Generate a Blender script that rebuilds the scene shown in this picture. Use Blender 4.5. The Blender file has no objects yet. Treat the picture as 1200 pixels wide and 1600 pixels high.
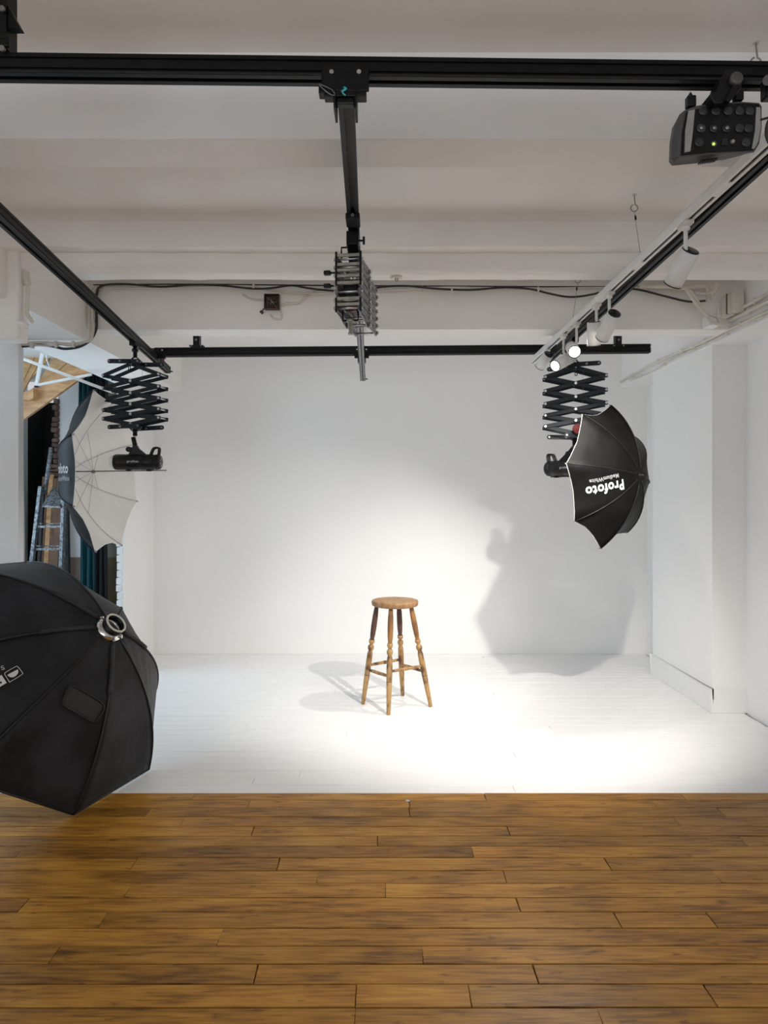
import bpy, bmesh, math, random
from mathutils import Vector, Matrix
random.seed(7)
PI = math.pi
scn = bpy.context.scene
COL = scn.collection
# ------------------------------------------------------------------ camera
F = 1060.0; EYE = 1.45; HX = 600.0; HY = 780.0
cd = bpy.data.cameras.new('camera'); cam = bpy.data.objects.new('camera', cd); COL.objects.link(cam)
cam.location = (0, 0, EYE); cam.rotation_euler = (PI/2, 0, 0)
cd.sensor_fit = 'VERTICAL'; cd.sensor_height = 36; cd.lens = 36*F/1600
cd.shift_y = -20/1600; cd.clip_start = 0.05
scn.camera = cam
scn.view_settings.view_transform = 'Standard'; scn.view_settings.look = 'None'
scn.view_settings.gamma = 1; scn.view_settings.use_curve_mapping = False
scn.view_settings.exposure = 0.48
scn.cycles.diffuse_bounces = 9
# ------------------------------------------------------------------ light
w = bpy.data.worlds.new('world'); scn.world = w; w.use_nodes = True
w.node_tree.nodes['Background'].inputs[0].default_value = (0.93, 0.955, 1.0, 1)
w.node_tree.nodes['Background'].inputs[1].default_value = 0.45
def area(name, loc, target, sx, sy, power, color):
    l = bpy.data.lights.new(name, 'AREA'); l.shape = 'RECTANGLE'; l.size = sx; l.size_y = sy
    l.energy = power; l.color = color
    o = bpy.data.objects.new(name, l); COL.objects.link(o); o.location = loc
    o.rotation_euler = (Vector(target)-Vector(loc)).to_track_quat('-Z', 'Y').to_euler(); return o
area('stair_window_light', (-4.05, 4.9, 1.7), (0.6, 5.4, 0.7), 1.6, 1.8, 34, (0.56, 0.79, 1.0))
area('rear_fill_light', (-1.2, -2.6, 1.35), (-0.8, 4, 0.9), 4.6, 1.8, 38, (0.90, 0.95, 1.0))  # soft fill added out of view behind the camera, standing in for daylight
SPOT_POWER = 100; SPOT_COL = (1.0, 0.94, 0.86)
# ------------------------------------------------------------------ helpers
def W(px, py, Y): return Vector(((px-HX)*Y/F, Y, EYE+(HY-py)*Y/F))
def WH(px, py, h): return W(px, py, (h-EYE)*F/(HY-py))
def WX(px, py, X): return W(px, py, X*F/(px-HX))

def mat(name, col, rough=0.6, metal=0.0, noise=None, bump=None, emit=None, spec=None, sheen=0, rnoise=0, trans=0):
    m = bpy.data.materials.new(name); m.use_nodes = True
    nt = m.node_tree; b = nt.nodes['Principled BSDF']
    b.inputs['Base Color'].default_value = (*col, 1); b.inputs['Roughness'].default_value = rough
    b.inputs['Metallic'].default_value = metal
    if spec is not None: b.inputs['Specular IOR Level'].default_value = spec
    if sheen: b.inputs['Sheen Weight'].default_value = sheen
    geo = nt.nodes.new('ShaderNodeNewGeometry')
    def nz(scale, det=4, sc3=None):
        n = nt.nodes.new('ShaderNodeTexNoise'); n.inputs['Scale'].default_value = scale; n.inputs['Detail'].default_value = det
        if sc3:
            mp = nt.nodes.new('ShaderNodeMapping'); mp.inputs['Scale'].default_value = sc3
            nt.links.new(geo.outputs['Position'], mp.inputs[0]); nt.links.new(mp.outputs[0], n.inputs['Vector'])
        else: nt.links.new(geo.outputs['Position'], n.inputs['Vector'])
        return n
    if noise:                                            # (scale, other colour, low, high, stretch)
        n = nz(noise[0], 5, noise[4] if len(noise) > 4 else None)
        r = nt.nodes.new('ShaderNodeValToRGB'); r.color_ramp.elements[0].position = noise[2]; r.color_ramp.elements[1].position = noise[3]
        r.color_ramp.elements[0].color = (*col, 1); r.color_ramp.elements[1].color = (*noise[1], 1)
        nt.links.new(n.outputs[0], r.inputs[0]); nt.links.new(r.outputs[0], b.inputs['Base Color'])
    if bump:
        n = nz(bump[0], 4, bump[2] if len(bump) > 2 else None); bp = nt.nodes.new('ShaderNodeBump'); bp.inputs['Strength'].default_value = bump[1]
        bp.inputs['Distance'].default_value = 0.01
        nt.links.new(n.outputs[0], bp.inputs['Height']); nt.links.new(bp.outputs[0], b.inputs['Normal'])
    if rnoise:
        n = nz(3); mr = nt.nodes.new('ShaderNodeMapRange'); mr.inputs[3].default_value = rough-rnoise; mr.inputs[4].default_value = rough+rnoise
        nt.links.new(n.outputs[0], mr.inputs[0]); nt.links.new(mr.outputs[0], b.inputs['Roughness'])
    if emit:
        b.inputs['Emission Color'].default_value = (*emit[0], 1); b.inputs['Emission Strength'].default_value = emit[1]
    return m

def plank_mat(name, ramp, rough, painted=False):
    m = bpy.data.materials.new(name); m.use_nodes = True; nt = m.node_tree; L = nt.links.new
    b = nt.nodes['Principled BSDF']; geo = nt.nodes.new('ShaderNodeNewGeometry'); oi = nt.nodes.new('ShaderNodeObjectInfo')
    add = nt.nodes.new('ShaderNodeVectorMath'); add.operation = 'MULTIPLY_ADD'
    comb = nt.nodes.new('ShaderNodeCombineXYZ')
    for i in range(3): L(oi.outputs['Random'], comb.inputs[i])
    L(comb.outputs[0], add.inputs[0]); add.inputs[1].default_value = (37, 17, 9); L(geo.outputs['Position'], add.inputs[2])
    def noise(vec, scale3, scale, det=5):
        mp = nt.nodes.new('ShaderNodeMapping'); mp.inputs['Scale'].default_value = scale3; L(vec, mp.inputs[0])
        n = nt.nodes.new('ShaderNodeTexNoise'); n.inputs['Scale'].default_value = scale; n.inputs['Detail'].default_value = det; L(mp.outputs[0], n.inputs['Vector']); return n
    grain = noise(add.outputs[0], (2.2, 28, 8), 3.2, 8)
    if painted:
        r = nt.nodes.new('ShaderNodeValToRGB'); e = r.color_ramp.elements
        e[0].position = .35; e[0].color = (*ramp[0], 1); e[1].position = .6; e[1].color = (*ramp[1], 1)
        L(grain.outputs[0], r.inputs[0]); out = r.outputs[0]
    else:
        blot = noise(add.outputs[0], (1.5, 4.5, 3), 1.9, 5)
        r = nt.nodes.new('ShaderNodeValToRGB'); r.color_ramp.elements[0].position = .31; r.color_ramp.elements[1].position = .69; b.inputs['Specular IOR Level'].default_value = .26
        r.color_ramp.elements[0].color = (*ramp[0], 1); r.color_ramp.elements[1].color = (*ramp[2], 1)
        e = r.color_ramp.elements.new(.5); e.color = (*ramp[1], 1)
        mx = nt.nodes.new('ShaderNodeMix'); mx.data_type = 'FLOAT'; mx.inputs[0].default_value = .50
        L(grain.outputs[0], mx.inputs[2]); L(blot.outputs[0], mx.inputs[3]); L(mx.outputs[0], r.inputs[0])
        # board to board difference and wear spots
        hs = nt.nodes.new('ShaderNodeHueSaturation'); mr = nt.nodes.new('ShaderNodeMapRange')
        mr.inputs[3].default_value = .80; mr.inputs[4].default_value = 1.17; L(oi.outputs['Random'], mr.inputs[0]); L(mr.outputs[0], hs.inputs['Value']); L(r.outputs[0], hs.inputs['Color'])
        kn = noise(add.outputs[0], (5, 16, 5), 2.6, 3)
        kr = nt.nodes.new('ShaderNodeValToRGB'); kr.color_ramp.elements[0].position = .62; kr.color_ramp.elements[1].position = .76
        kr.color_ramp.elements[0].color = (1, 1, 1, 1); kr.color_ramp.elements[1].color = (.32, .26, .22, 1)
        L(kn.outputs[0], kr.inputs[0])
        mm = nt.nodes.new('ShaderNodeMix'); mm.data_type = 'RGBA'; mm.blend_type = 'MULTIPLY'; mm.inputs[0].default_value = .85
        L(hs.outputs[0], mm.inputs[6]); L(kr.outputs[0], mm.inputs[7]); out = mm.outputs[2]
    L(out, b.inputs['Base Color'])
    rn = noise(geo.outputs['Position'], (1.2, 2.5, 1), 2.2, 6); mr2 = nt.nodes.new('ShaderNodeMapRange')
    mr2.inputs[3].default_value = rough-.12; mr2.inputs[4].default_value = rough+.14; L(rn.outputs[0], mr2.inputs[0]); L(mr2.outputs[0], b.inputs['Roughness'])
    bp = nt.nodes.new('ShaderNodeBump'); bp.inputs['Strength'].default_value = .25 if not painted else .12; bp.inputs['Distance'].default_value = .004
    L(grain.outputs[0], bp.inputs['Height']); L(bp.outputs[0], b.inputs['Normal'])
    return m

M = {}
M['wall'] = mat('white_wall_paint', (.87, .865, .86), .62, noise=(1.3, (.84, .835, .825), .35, .7), bump=(22, .10))
M['ceil'] = mat('old_ceiling_paint', (.90, .88, .855), .75, noise=(2.2, (.85, .82, .79), .4, .75), bump=(9, .25))
M['trim'] = mat('trim_paint', (.81, .81, .80), .5, bump=(30, .05))
M['wood'] = plank_mat('waxed_oak_boards', ((.085, .032, .005), (.36, .163, .022), (.54, .285, .048)), .42)
M['white_floor'] = plank_mat('white_painted_boards', ((.82, .82, .82), (.87, .87, .87)), .42, True)
M['under'] = mat('floor_gap_dark', (.05, .035, .02), .9, noise=(5, (.03, .02, .015), .4, .6))
M['under_white'] = mat('floor_gap_grey', (.50, .50, .49), .9, noise=(5, (.44, .44, .43), .4, .6))
M['black'] = mat('black_anodised_aluminium', (.004, .004, .0045), .42, noise=(30, (.006, .006, .0065), .4, .6), spec=.22)
M['rail_lip'] = mat('rail_lip_dark_grey', (.03, .03, .033), .32, .6, noise=(30, (.04, .04, .045), .4, .6))
M['black_plastic'] = mat('black_plastic', (.004, .004, .0045), .40, noise=(40, (.007, .007, .008), .4, .6), spec=.3)
M['slate'] = mat('slate_black_arms', (.009, .014, .020), .45, noise=(25, (.014, .020, .028), .4, .6), spec=.3)
M['steel'] = mat('bright_steel', (.62, .62, .62), .28, 1.0, noise=(40, (.5, .5, .5), .4, .6))
M['satin'] = mat('satin_aluminium', (.30, .30, .31), .40, .8, noise=(40, (.20, .20, .21), .4, .6))
M['olive'] = mat('dull_zinc_bars', (.36, .35, .29), .42, .6, noise=(40, (.28, .27, .22), .4, .6))
M['chrome'] = mat('chrome_ring', (.75, .74, .72), .12, 1.0, noise=(40, (.68, .67, .65), .4, .6))
M['fabric'] = mat('black_softbox_fabric', (.006, .006, .0072), .62, noise=(4.5, (.022, .022, .027), .42, .70), bump=(5, 1.0), sheen=.06, spec=.3)
M['pocket'] = mat('black_pocket_fabric', (.016, .016, .017), .7, noise=(9, (.024, .024, .026), .35, .7), bump=(14, .4))
M['piping'] = mat('black_piping', (.006, .006, .006), .5, noise=(30, (.009, .009, .009), .4, .6))
M['umb_black'] = mat('black_umbrella_nylon', (.005, .005, .0055), .48, noise=(6, (.009, .009, .009), .4, .7), bump=(5, .9), spec=.10)
M['umb_white'] = mat('white_umbrella_nylon', (.88, .87, .85), .55, noise=(6, (.83, .82, .80), .4, .7), bump=(7, .5))
M['print'] = mat('white_print', (.66, .66, .66), .5, noise=(30, (.60, .60, .60), .4, .6))
M['print_grey'] = mat('grey_print', (.30, .31, .32), .5, noise=(30, (.26, .27, .28), .4, .6))
M['white_metal'] = mat('white_powder_coat', (.82, .81, .79), .35, noise=(20, (.78, .77, .75), .4, .6))
M['white_plastic'] = mat('aged_white_plastic', (.72, .69, .62), .45, noise=(12, (.64, .60, .52), .4, .7))
M['cable_white'] = mat('white_cable', (.70, .67, .61), .5, noise=(12, (.62, .58, .50), .4, .7))
M['cable_black'] = mat('black_cable', (.02, .02, .02), .45, noise=(12, (.03, .03, .03), .4, .6))
M['stool_seat'] = mat('worn_elm_seat', (.38, .22, .10), .5, noise=(14, (.27, .14, .06), .38, .66, (3, 1, 1)), bump=(20, .2, (4, 1, 1)))
M['stool_leg'] = mat('stool_leg_wood', (.34, .16, .045), .42, noise=(16, (.15, .065, .025), .42, .64, (1, 1, .45)), bump=(30, .15))
M['stool_dark'] = mat('stool_dark_wood', (.10, .045, .03), .42, noise=(16, (.055, .025, .018), .42, .64, (1, 1, .45)), bump=(30, .15))
M['stool_worn'] = mat('stool_worn_wood', (.40, .235, .090), .55, noise=(24, (.10, .045, .018), .50, .66, (1, 1, .6)), bump=(40, .25))
M['pine'] = mat('varnished_pine', (.42, .20, .075), .38, noise=(3.2, (.60, .34, .15), .38, .62, (2, 1, 7)))
M['pine2'] = mat('varnished_pine_light', (.52, .30, .13), .38, noise=(3.2, (.66, .42, .21), .38, .62, (3, 1, 6)))
M['teal'] = mat('teal_curtain', (.006, .070, .088), .75, noise=(6, (.010, .095, .115), .4, .6, (8, 8, .3)))
M['dark_cloth'] = mat('black_curtain', (.010, .012, .015), .85, noise=(6, (.016, .018, .022), .4, .6, (8, 8, .3)))
M['void'] = mat('doorway_darkness', (.006, .006, .006), .9, noise=(6, (.009, .008, .008), .4, .6))  # near-black colour stands in for the darkness of the room beyond
M['brick_red'] = mat('broken_brick', (.12, .065, .045), .9, noise=(15, (.19, .14, .115), .4, .65), bump=(30, .6))
M['brick_white'] = mat('painted_brick', (.78, .78, .77), .7, noise=(15, (.70, .70, .68), .4, .65), bump=(30, .4))
M['olive_wall'] = mat('olive_wall', (.26, .25, .19), .7, noise=(8, (.22, .21, .16), .4, .65))
M['khaki'] = mat('khaki_dado', (.16, .12, .055), .6, noise=(8, (.13, .095, .045), .4, .65))
M['pink_dado'] = mat('beige_dado', (.27, .20, .17), .6, noise=(8, (.23, .17, .14), .4, .65))
M['brown_board'] = mat('brown_board', (.115, .05, .022), .5, noise=(8, (.20, .095, .035), .4, .65, (6, 6, .5)))
M['spatter'] = mat('paint_spattered_aluminium', (.20, .21, .22), .45, .5, noise=(45, (.06, .06, .06), .42, .6))
M['lamp_on'] = mat('lit_lamp_lens', (1, 1, 1), .4, emit=((1, .93, .82), 14), noise=(20, (.95, .95, .95), .4, .6))
M['panel_grey'] = mat('warm_grey_panel', (.34, .33, .30), .45, noise=(20, (.30, .29, .26), .4, .6))
M['shell'] = mat('dark_grey_shell', (.075, .071, .068), .38, noise=(20, (.085, .08, .077), .4, .6))
M['knob'] = mat('dial_dark', (.028, .028, .028), .22, noise=(20, (.04, .04, .04), .4, .6))
M['led'] = mat('green_lamp', (.4, .6, .1), .4, emit=((.45, .7, .08), .8), noise=(20, (.4, .6, .1), .4, .6))
M['teal_tape'] = mat('teal_tape', (.03, .42, .45), .5, noise=(30, (.05, .5, .52), .4, .6))
M['red_knob'] = mat('dark_red_knob', (.14, .012, .010), .35, noise=(30, (.10, .01, .01), .4, .6))
M['circuit'] = mat('open_box_inside', (.03, .028, .022), .5, noise=(60, (.14, .05, .03), .5, .62))
M['blue_tape'] = mat('pale_blue_paint_spot', (.35, .50, .62), .6, noise=(30, (.42, .56, .66), .4, .6))

WL = {}
def wl(o): return WL.get(o.name, Vector((0, 0, 0))) if o else Vector((0, 0, 0))
def tag(o, label=None, cat=None, group=None, kind=None):
    if label: o['label'] = label
    if cat: o['category'] = cat
    if group: o['group'] = group
    if kind: o['kind'] = kind
    return o
def thing(name, loc, label, cat, group=None):
    o = bpy.data.objects.new(name, None); COL.objects.link(o); o.location = loc; o.empty_display_size = .05
    WL[o.name] = Vector(loc); return tag(o, label, cat, group)

class B:
    def __init__(s): s.bm = bmesh.new()
    def _mk(s, vs, fs, smooth=False):
        v = [s.bm.verts.new(p) for p in vs]
        for f in fs:
            try:
                q = s.bm.faces.new([v[i] for i in f]); q.smooth = smooth
            except ValueError: pass
        return v
    def box(s, c, d, R=None):
        c = Vector(c); h = Vector(d)/2; R = R or Matrix.Identity(3)
        vs = [c+R@Vector((x*h.x, y*h.y, z*h.z)) for x in (-1, 1) for y in (-1, 1) for z in (-1, 1)]
        s._mk(vs, [(0, 1, 3, 2), (4, 6, 7, 5), (0, 4, 5, 1), (2, 3, 7, 6), (0, 2, 6, 4), (1, 5, 7, 3)]); return s
    def rbox(s, c, d, b=.004, R=None, seg=2):
        t = bmesh.new(); bmesh.ops.create_cube(t, size=1)
        for v in t.verts: v.co = Vector((v.co.x*d[0], v.co.y*d[1], v.co.z*d[2]))
        bmesh.ops.bevel(t, geom=t.edges[:], offset=min(b, min(d)*.49), segments=seg, affect='EDGES', profile=.5)
        R = R or Matrix.Identity(3); c = Vector(c); t.verts.index_update()
        s._mk([c+R@v.co for v in t.verts], [[v.index for v in f.verts] for f in t.faces]); t.free(); return s
    def span(s, a, b2, wd, ht, up=(0, 0, 1), side=None):
        a = Vector(a); b2 = Vector(b2); d = (b2-a); L = d.length; d.normalize(); up = Vector(up)
        x = d.cross(up).normalized(); z = x.cross(d)
        R = Matrix((x, d, z)).transposed(); return s.box((a+b2)/2, (wd, L, ht), R)
    def cyl(s, a, b2, r, r2=None, n=16, caps=True):
        a = Vector(a); b2 = Vector(b2); r2 = r if r2 is None else r2; d = (b2-a).normalized()
        u = d.orthogonal().normalized(); v = d.cross(u); vs = []
        for p, rr in ((a, r), (b2, r2)):
            for i in range(n): t = 2*PI*i/n; vs.append(p+rr*(math.cos(t)*u+math.sin(t)*v))
        s._mk(vs, [(i, (i+1) % n, n+(i+1) % n, n+i) for i in range(n)], True)
        if caps: s._mk(vs[:n], [tuple(reversed(range(n)))]); s._mk(vs[n:], [tuple(range(n))])
        return s
    def lathe(s, a, axis, prof, n=24, closed=False):
        a = Vector(a); d = Vector(axis).normalized(); u = d.orthogonal().normalized(); v = d.cross(u); vs = []; m = len(prof)
        for z, r in prof:
            for i in range(n): t = 2*PI*i/n; vs.append(a+d*z+r*(math.cos(t)*u+math.sin(t)*v))
        fs = [(k*n+i, k*n+(i+1) % n, (k+1)*n+(i+1) % n, (k+1)*n+i) for k in range(m-1) for i in range(n)]
        if closed: fs += [((m-1)*n+i, (m-1)*n+(i+1) % n, (i+1) % n, i) for i in range(n)]
        s._mk(vs, fs, True)
        if not closed:
            for k, rev in ((0, True), (m-1, False)):
                ids = [k*n+i for i in range(n)]
                s._mk([vs[i] for i in ids], [tuple(reversed(range(n))) if rev else tuple(range(n))])
        return s
    def tube(s, pts, r, n=8, smooth=4, closed=False):
        P = [Vector(p) for p in pts]
        if smooth and len(P) > 2:
            Q = []; K = len(P)
            for i in range(K if closed else K-1):
                p0 = P[(i-1) % K] if closed or i > 0 else P[0]; p1 = P[i]; p2 = P[(i+1) % K]; p3 = P[(i+2) % K] if closed or i+2 < K else P[-1]
                for j in range(smooth):
                    t = j/smooth
                    Q.append(.5*((2*p1)+(-p0+p2)*t+(2*p0-5*p1+4*p2-p3)*t*t+(-p0+3*p1-3*p2+p3)*t**3))
            if not closed: Q.append(P[-1])
            P = Q
        K = len(P); vs = []; u = None
        for i in range(K):
            a = P[i-1] if (i > 0 or closed) else P[0]; b2 = P[(i+1) % K] if (i < K-1 or closed) else P[-1]
            d = (b2-a)
            d = d.normalized() if d.length > 1e-9 else Vector((0, 0, 1))
            if u is None: u = d.orthogonal().normalized()
            else:
                u = (u-d*u.dot(d)); u = u.normalized() if u.length > 1e-6 else d.orthogonal().normalized()
            v = d.cross(u)
            for k in range(n): t = 2*PI*k/n; vs.append(P[i]+r*(math.cos(t)*u+math.sin(t)*v))
        fs = [(i*n+k, i*n+(k+1) % n, ((i+1) % K)*n+(k+1) % n, ((i+1) % K)*n+k) for i in range(K if closed else K-1) for k in range(n)]
        s._mk(vs, fs, True)
        if not closed: s._mk(vs[:n], [tuple(reversed(range(n)))]); s._mk(vs[-n:], [tuple(range(n))])
        return s
    def prism(s, poly, n):                                    # polygon of world points thickened along n
        n = Vector(n); P = [Vector(p) for p in poly]; k = len(P)
        s._mk(P+[p+n for p in P], [tuple(range(k)), tuple(reversed(range(k, 2*k)))]+[(i, i+k, (i+1) % k+k, (i+1) % k) for i in range(k)]); return s
    def build(s, name, m, parent=None, bevel=0, split=False, **kw):
        off = wl(parent)
        bmesh.ops.remove_doubles(s.bm, verts=s.bm.verts[:], dist=1e-5)
        if split:
            left = set(s.bm.verts); isl = []
            while left:
                st_ = [left.pop()]; cur = list(st_)
                while st_:
                    v = st_.pop()
                    for e in v.link_edges:
                        o_ = e.other_vert(v)
                        if o_ in left: left.discard(o_); st_.append(o_); cur.append(o_)
                isl.append(cur)
            outp = None
            for cur in isl:
                nb = B(); mp_ = {v: nb.bm.verts.new(v.co) for v in cur}; sset = set(cur)
                for f in {f for v in cur for f in v.link_faces}:
                    q = nb.bm.faces.new([mp_[v] for v in f.verts]); q.smooth = f.smooth
                outp = nb.build(name, m, parent, bevel, **kw)
            s.bm.free(); return outp
        bmesh.ops.recalc_face_normals(s.bm, faces=s.bm.faces[:])
        for v in s.bm.verts: v.co -= off
        me = bpy.data.meshes.new(name); s.bm.to_mesh(me); s.bm.free()
        me.materials.append(M[m] if isinstance(m, str) else m)
        o = bpy.data.objects.new(name, me); COL.objects.link(o)
        if parent: o.parent = parent; WL[o.name] = off
        if bevel:
            md = o.modifiers.new('b', 'BEVEL'); md.width = bevel; md.segments = 2; md.limit_method = 'ANGLE'
        if kw: tag(o, **kw)
        return o
def struct(name, b, m, **kw):
    o = b.build(name, m, **kw); o['kind'] = 'structure'; return o
def text_verts(body, size, bold=0.0):
    c = bpy.data.curves.new('t', 'FONT'); c.body = body; c.size = size; c.align_x = 'CENTER'; c.align_y = 'CENTER'; c.offset = bold; c.space_character = 1.12; c.resolution_u = 3
    o = bpy.data.objects.new('t', c); COL.objects.link(o); bpy.context.view_layer.update()
    me = bpy.data.meshes.new_from_object(o); bpy.data.objects.remove(o)
    bm = bmesh.new(); bm.from_mesh(me); bmesh.ops.triangulate(bm, faces=bm.faces[:])
    bmesh.ops.subdivide_edges(bm, edges=[e for e in bm.edges if e.calc_length() > size*.35], cuts=1)
    bm.verts.index_update(); V = [v.co.copy() for v in bm.verts]; Fc = [[v.index for v in f.verts] for f in bm.faces]; bm.free(); return V, Fc
def decal(name, body, size, fn, m, parent, bold=0.0):
    V, Fc = text_verts(body, size, bold); b = B(); b._mk([fn(v.x, v.y) for v in V], Fc)
    return b.build(name, m, parent)

# ================================================================== SETTING
C = 2.85
fl = B().box((-1.0, 2.3, -.06), (7.2, 10.6, .076)); floor = struct('floor', fl, 'under')
# thin grey bed under the painted boards
B().box((.13, 4.84, -.0205), (7.0, 3.0, .004)).build('paint_bed', 'under_white', floor)
def plank(x0, x1, y0, y1, m, gap):
    g = gap*(1.95 if m == 'wood' else 1)*random.uniform(.7, 1.25); dz = random.uniform(-.0008, .0008); z1 = .0+dz
    b = B(); e = .0012
    ya, yb, xa, xb = y0+g, y1-g, x0+g*.6, x1-g*.6
    sk = random.uniform(-.004, .004)
    b._mk([(xa, ya, -.018), (xb, ya, -.018), (xb, yb, -.018), (xa, yb, -.018),
           (xa, ya, z1-e), (xb, ya, z1-e), (xb+sk, yb, z1-e), (xa, yb, z1-e),
           (xa+e, ya+e, z1), (xb-e, ya+e, z1), (xb-e+sk, yb-e, z1), (xa+e, yb-e, z1)],
          [(0, 1, 5, 4), (1, 2, 6, 5), (2, 3, 7, 6), (3, 0, 4, 7), (4, 5, 9, 8), (5, 6, 10, 9), (6, 7, 11, 10), (7, 4, 8, 11), (8, 9, 10, 11)])
    b.build('plank', m, floor)
rows = [1239, 1250, 1262, 1276, 1291, 1306, 1322, 1340, 1360, 1380, 1402.5, 1425, 1450, 1478, 1506, 1537.5, 1574, 1612]
joints = [[302, 758, 1067], [389, 640, 1022], [232, 640, 1127], [285, 1057], [395, 795], [590], [32, 738], [209, 435, 950],
          [496, 789, 1120], [200, 602], [37, 810], [161, 965, 1112], [343], [85, 660], [400, 837], [556, 734, 1110], [554, 939]]
XL, XR = -4.2, 2.44
def row(y0, y1, js, m, gap, lmin=.9, lmax=1.9):
    js = sorted(js); out = list(js)
    if not js: js = out = [random.uniform(-1, 1)]
    x = js[0]
    while True:
        x -= random.uniform(lmin, lmax)
        if x < XL+.2: break
        out.insert(0, x)
    x = js[-1]
    while True:
        x += random.uniform(lmin, lmax)
        if x > XR-.2: break
        out.append(x)
    out = [XL]+out+[XR]
    for a, b2 in zip(out[:-1], out[1:]): plank(a, b2, y0, y1, m, gap)
ys = [EYE*F/(r-HY) for r in rows]
for i in range(len(rows)-1):
    ym = (ys[i]+ys[i+1])/2; y1, y0 = ys[i], ys[i+1]
    row(y0, y1, [(p-600)*ym/F for p in joints[i]], 'wood', .0010, 1.3, 2.2)
y = ys[-1]
while y > .45:
    row(y-.09, y, [random.uniform(-1, 1)], 'wood', .0010, 1.8, 2.6); y -= .09
y = ys[0]; k = 0
while y < 6.34:
    y2 = min(y+.0915, 6.345); row(y, y2, [random.uniform(-1.4, 1.4)], 'white_floor', .0007, 1.9, 3.0); y = y2; k += 1
# pale paint spot at the boundary
p = W(637, 1251, 3.26); p.z = .0012
B().lathe(p, (0, 0, 1), [(0, .011), (.0006, .009)], 10).build('paint_spot', 'blue_tape', floor)

struct('wall_back', B().box((.28, 6.43, 1.42), (4.9, .16, 2.86)), 'wall')
struct('wall_right', B().box((2.54, 2.0, 1.42), (.16, 9.2, 2.86)), 'wall')
struct('wall_left', B().box((-4.43, 2.6, 1.42), (.16, 11, 2.86)), 'wall')
# ceiling
struct('ceiling', B().box((-.95, 2.6, C+.05), (7.1, 11, .1)), 'ceil')
# pilaster on the right with its baseboard
struct('trim_1', B().box((2.35, 5.12, 1.26), (.24, 1.02, 2.50)), 'wall')
bb = B(); bb.box((2.225, 5.12, .085), (.02, 1.06, .17)); bb.box((2.34, 4.60, .085), (.25, .02, .17)); bb.box((2.34, 5.64, .085), (.25, .02, .17))
struct('baseboard_right', bb, 'trim', bevel=.004)
# transverse and lengthwise beams, built as slightly uneven plaster profiles along X
def xbeam(name, prof, x0, x1, jit=.002, seg=36):
    b = B(); n = len(prof); vs = []
    for i in range(seg+1):
        x = x0+(x1-x0)*i/seg
        for (yy, zz) in prof: vs.append((x, yy+random.uniform(-jit, jit)*.4, zz+(random.uniform(-jit, jit) if zz < C-.001 else 0)))
    fs = [(i*n+k, i*n+(k+1) % n, (i+1)*n+(k+1) % n, (i+1)*n+k) for i in range(seg) for k in range(n)]
    b._mk(vs, fs); b._mk(vs[:n], [tuple(range(n))]); b._mk(vs[-n:], [tuple(range(n))])
    return struct(name, b, 'ceil')
xbeam('trim_2', [(2.126, C), (2.126, 2.580), (2.130, 2.577), (2.302, 2.577), (2.306, 2.58), (2.306, C)], -3.0, 2.46, .0012)
arc = [(3.425+.0, 2.693)]
for i in range(7):
    a = i/6*PI/2; arc.append((3.425+.055*(1-math.cos(a)), 2.640-.044*math.sin(a)))
xbeam('trim_4', [(3.300, C), (3.318, 2.838), (3.335, 2.815), (3.335, 2.696), (3.338, 2.693)]+arc+[(3.545, 2.596), (3.55, C)], -1.9, 2.3, .003)
xbeam('trim_5', [(4.327, C), (4.327, 2.535), (4.331, 2.532), (4.496, 2.532), (4.5, 2.535), (4.5, C)], -1.9, 2.23, .0012)
def ybeam(name, x0, x1, y0, y1, z0):
    b = B(); n = 28; 
    for i in range(n):
        a = y0+(y1-y0)*i/n; c = y0+(y1-y0)*(i+1)/n
        b.box(((x0+x1)/2, (a+c)/2, (z0+C)/2), (x1-x0, c-a, C-z0))
    bmesh.ops.remove_doubles(b.bm, verts=b.bm.verts[:], dist=1e-4)
    return struct(name, b, 'ceil')
ybeam('trim_6', -2.34, -1.89, 2.31, 6.35, 2.457)
struct('trim_7', B().box((2.345, 4.2, 2.68), (.25, 8.2-3.9, .36)), 'wall')
# post under the left beam, downstand block on the beam and old pipe stub
struct('trim_8', B().box((-2.45, 4.29, 1.42), (.314, .06, 2.86)), 'wall', bevel=.006)
dn = B().box((-2.084, 3.45, 2.555), (.50, .10, .61)); dn.box((-1.83, 3.44, 2.335), (.03, .08, .03))
struct('trim_9', dn, 'ceil', bevel=.01)
pst = thing('wall_pipe', (-1.80, 3.40, 2.34), 'short cream painted vertical pipe on the block above the left post', 'pipe')
B().tube([(-1.815, 3.45, 2.62), (-1.812, 3.45, 2.50), (-1.815, 3.45, 2.40), (-1.80, 3.45, 2.37), (-1.785, 3.44, 2.35)], .010, 10).build('pipe', 'cable_white', pst)
B().cyl((-1.832, 3.45, 2.55), (-1.80, 3.45, 2.55), .014).build('pipe_clip', 'white_plastic', pst)

# left nib wall with a ragged brick end
nib = struct('wall_nib', B().box((-2.168, 5.98, 1.226), (.034, .74, 2.452)), 'wall')
z = .0
while z < 2.44:
    h = random.uniform(.058, .066)
    B().rbox((-2.181-random.uniform(0, .010), 5.66, z+h/2), (.046+random.uniform(0, .006), .11, h-.006), .005, None, 1).build('brick', 'brick_white', nib); z += h
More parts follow.
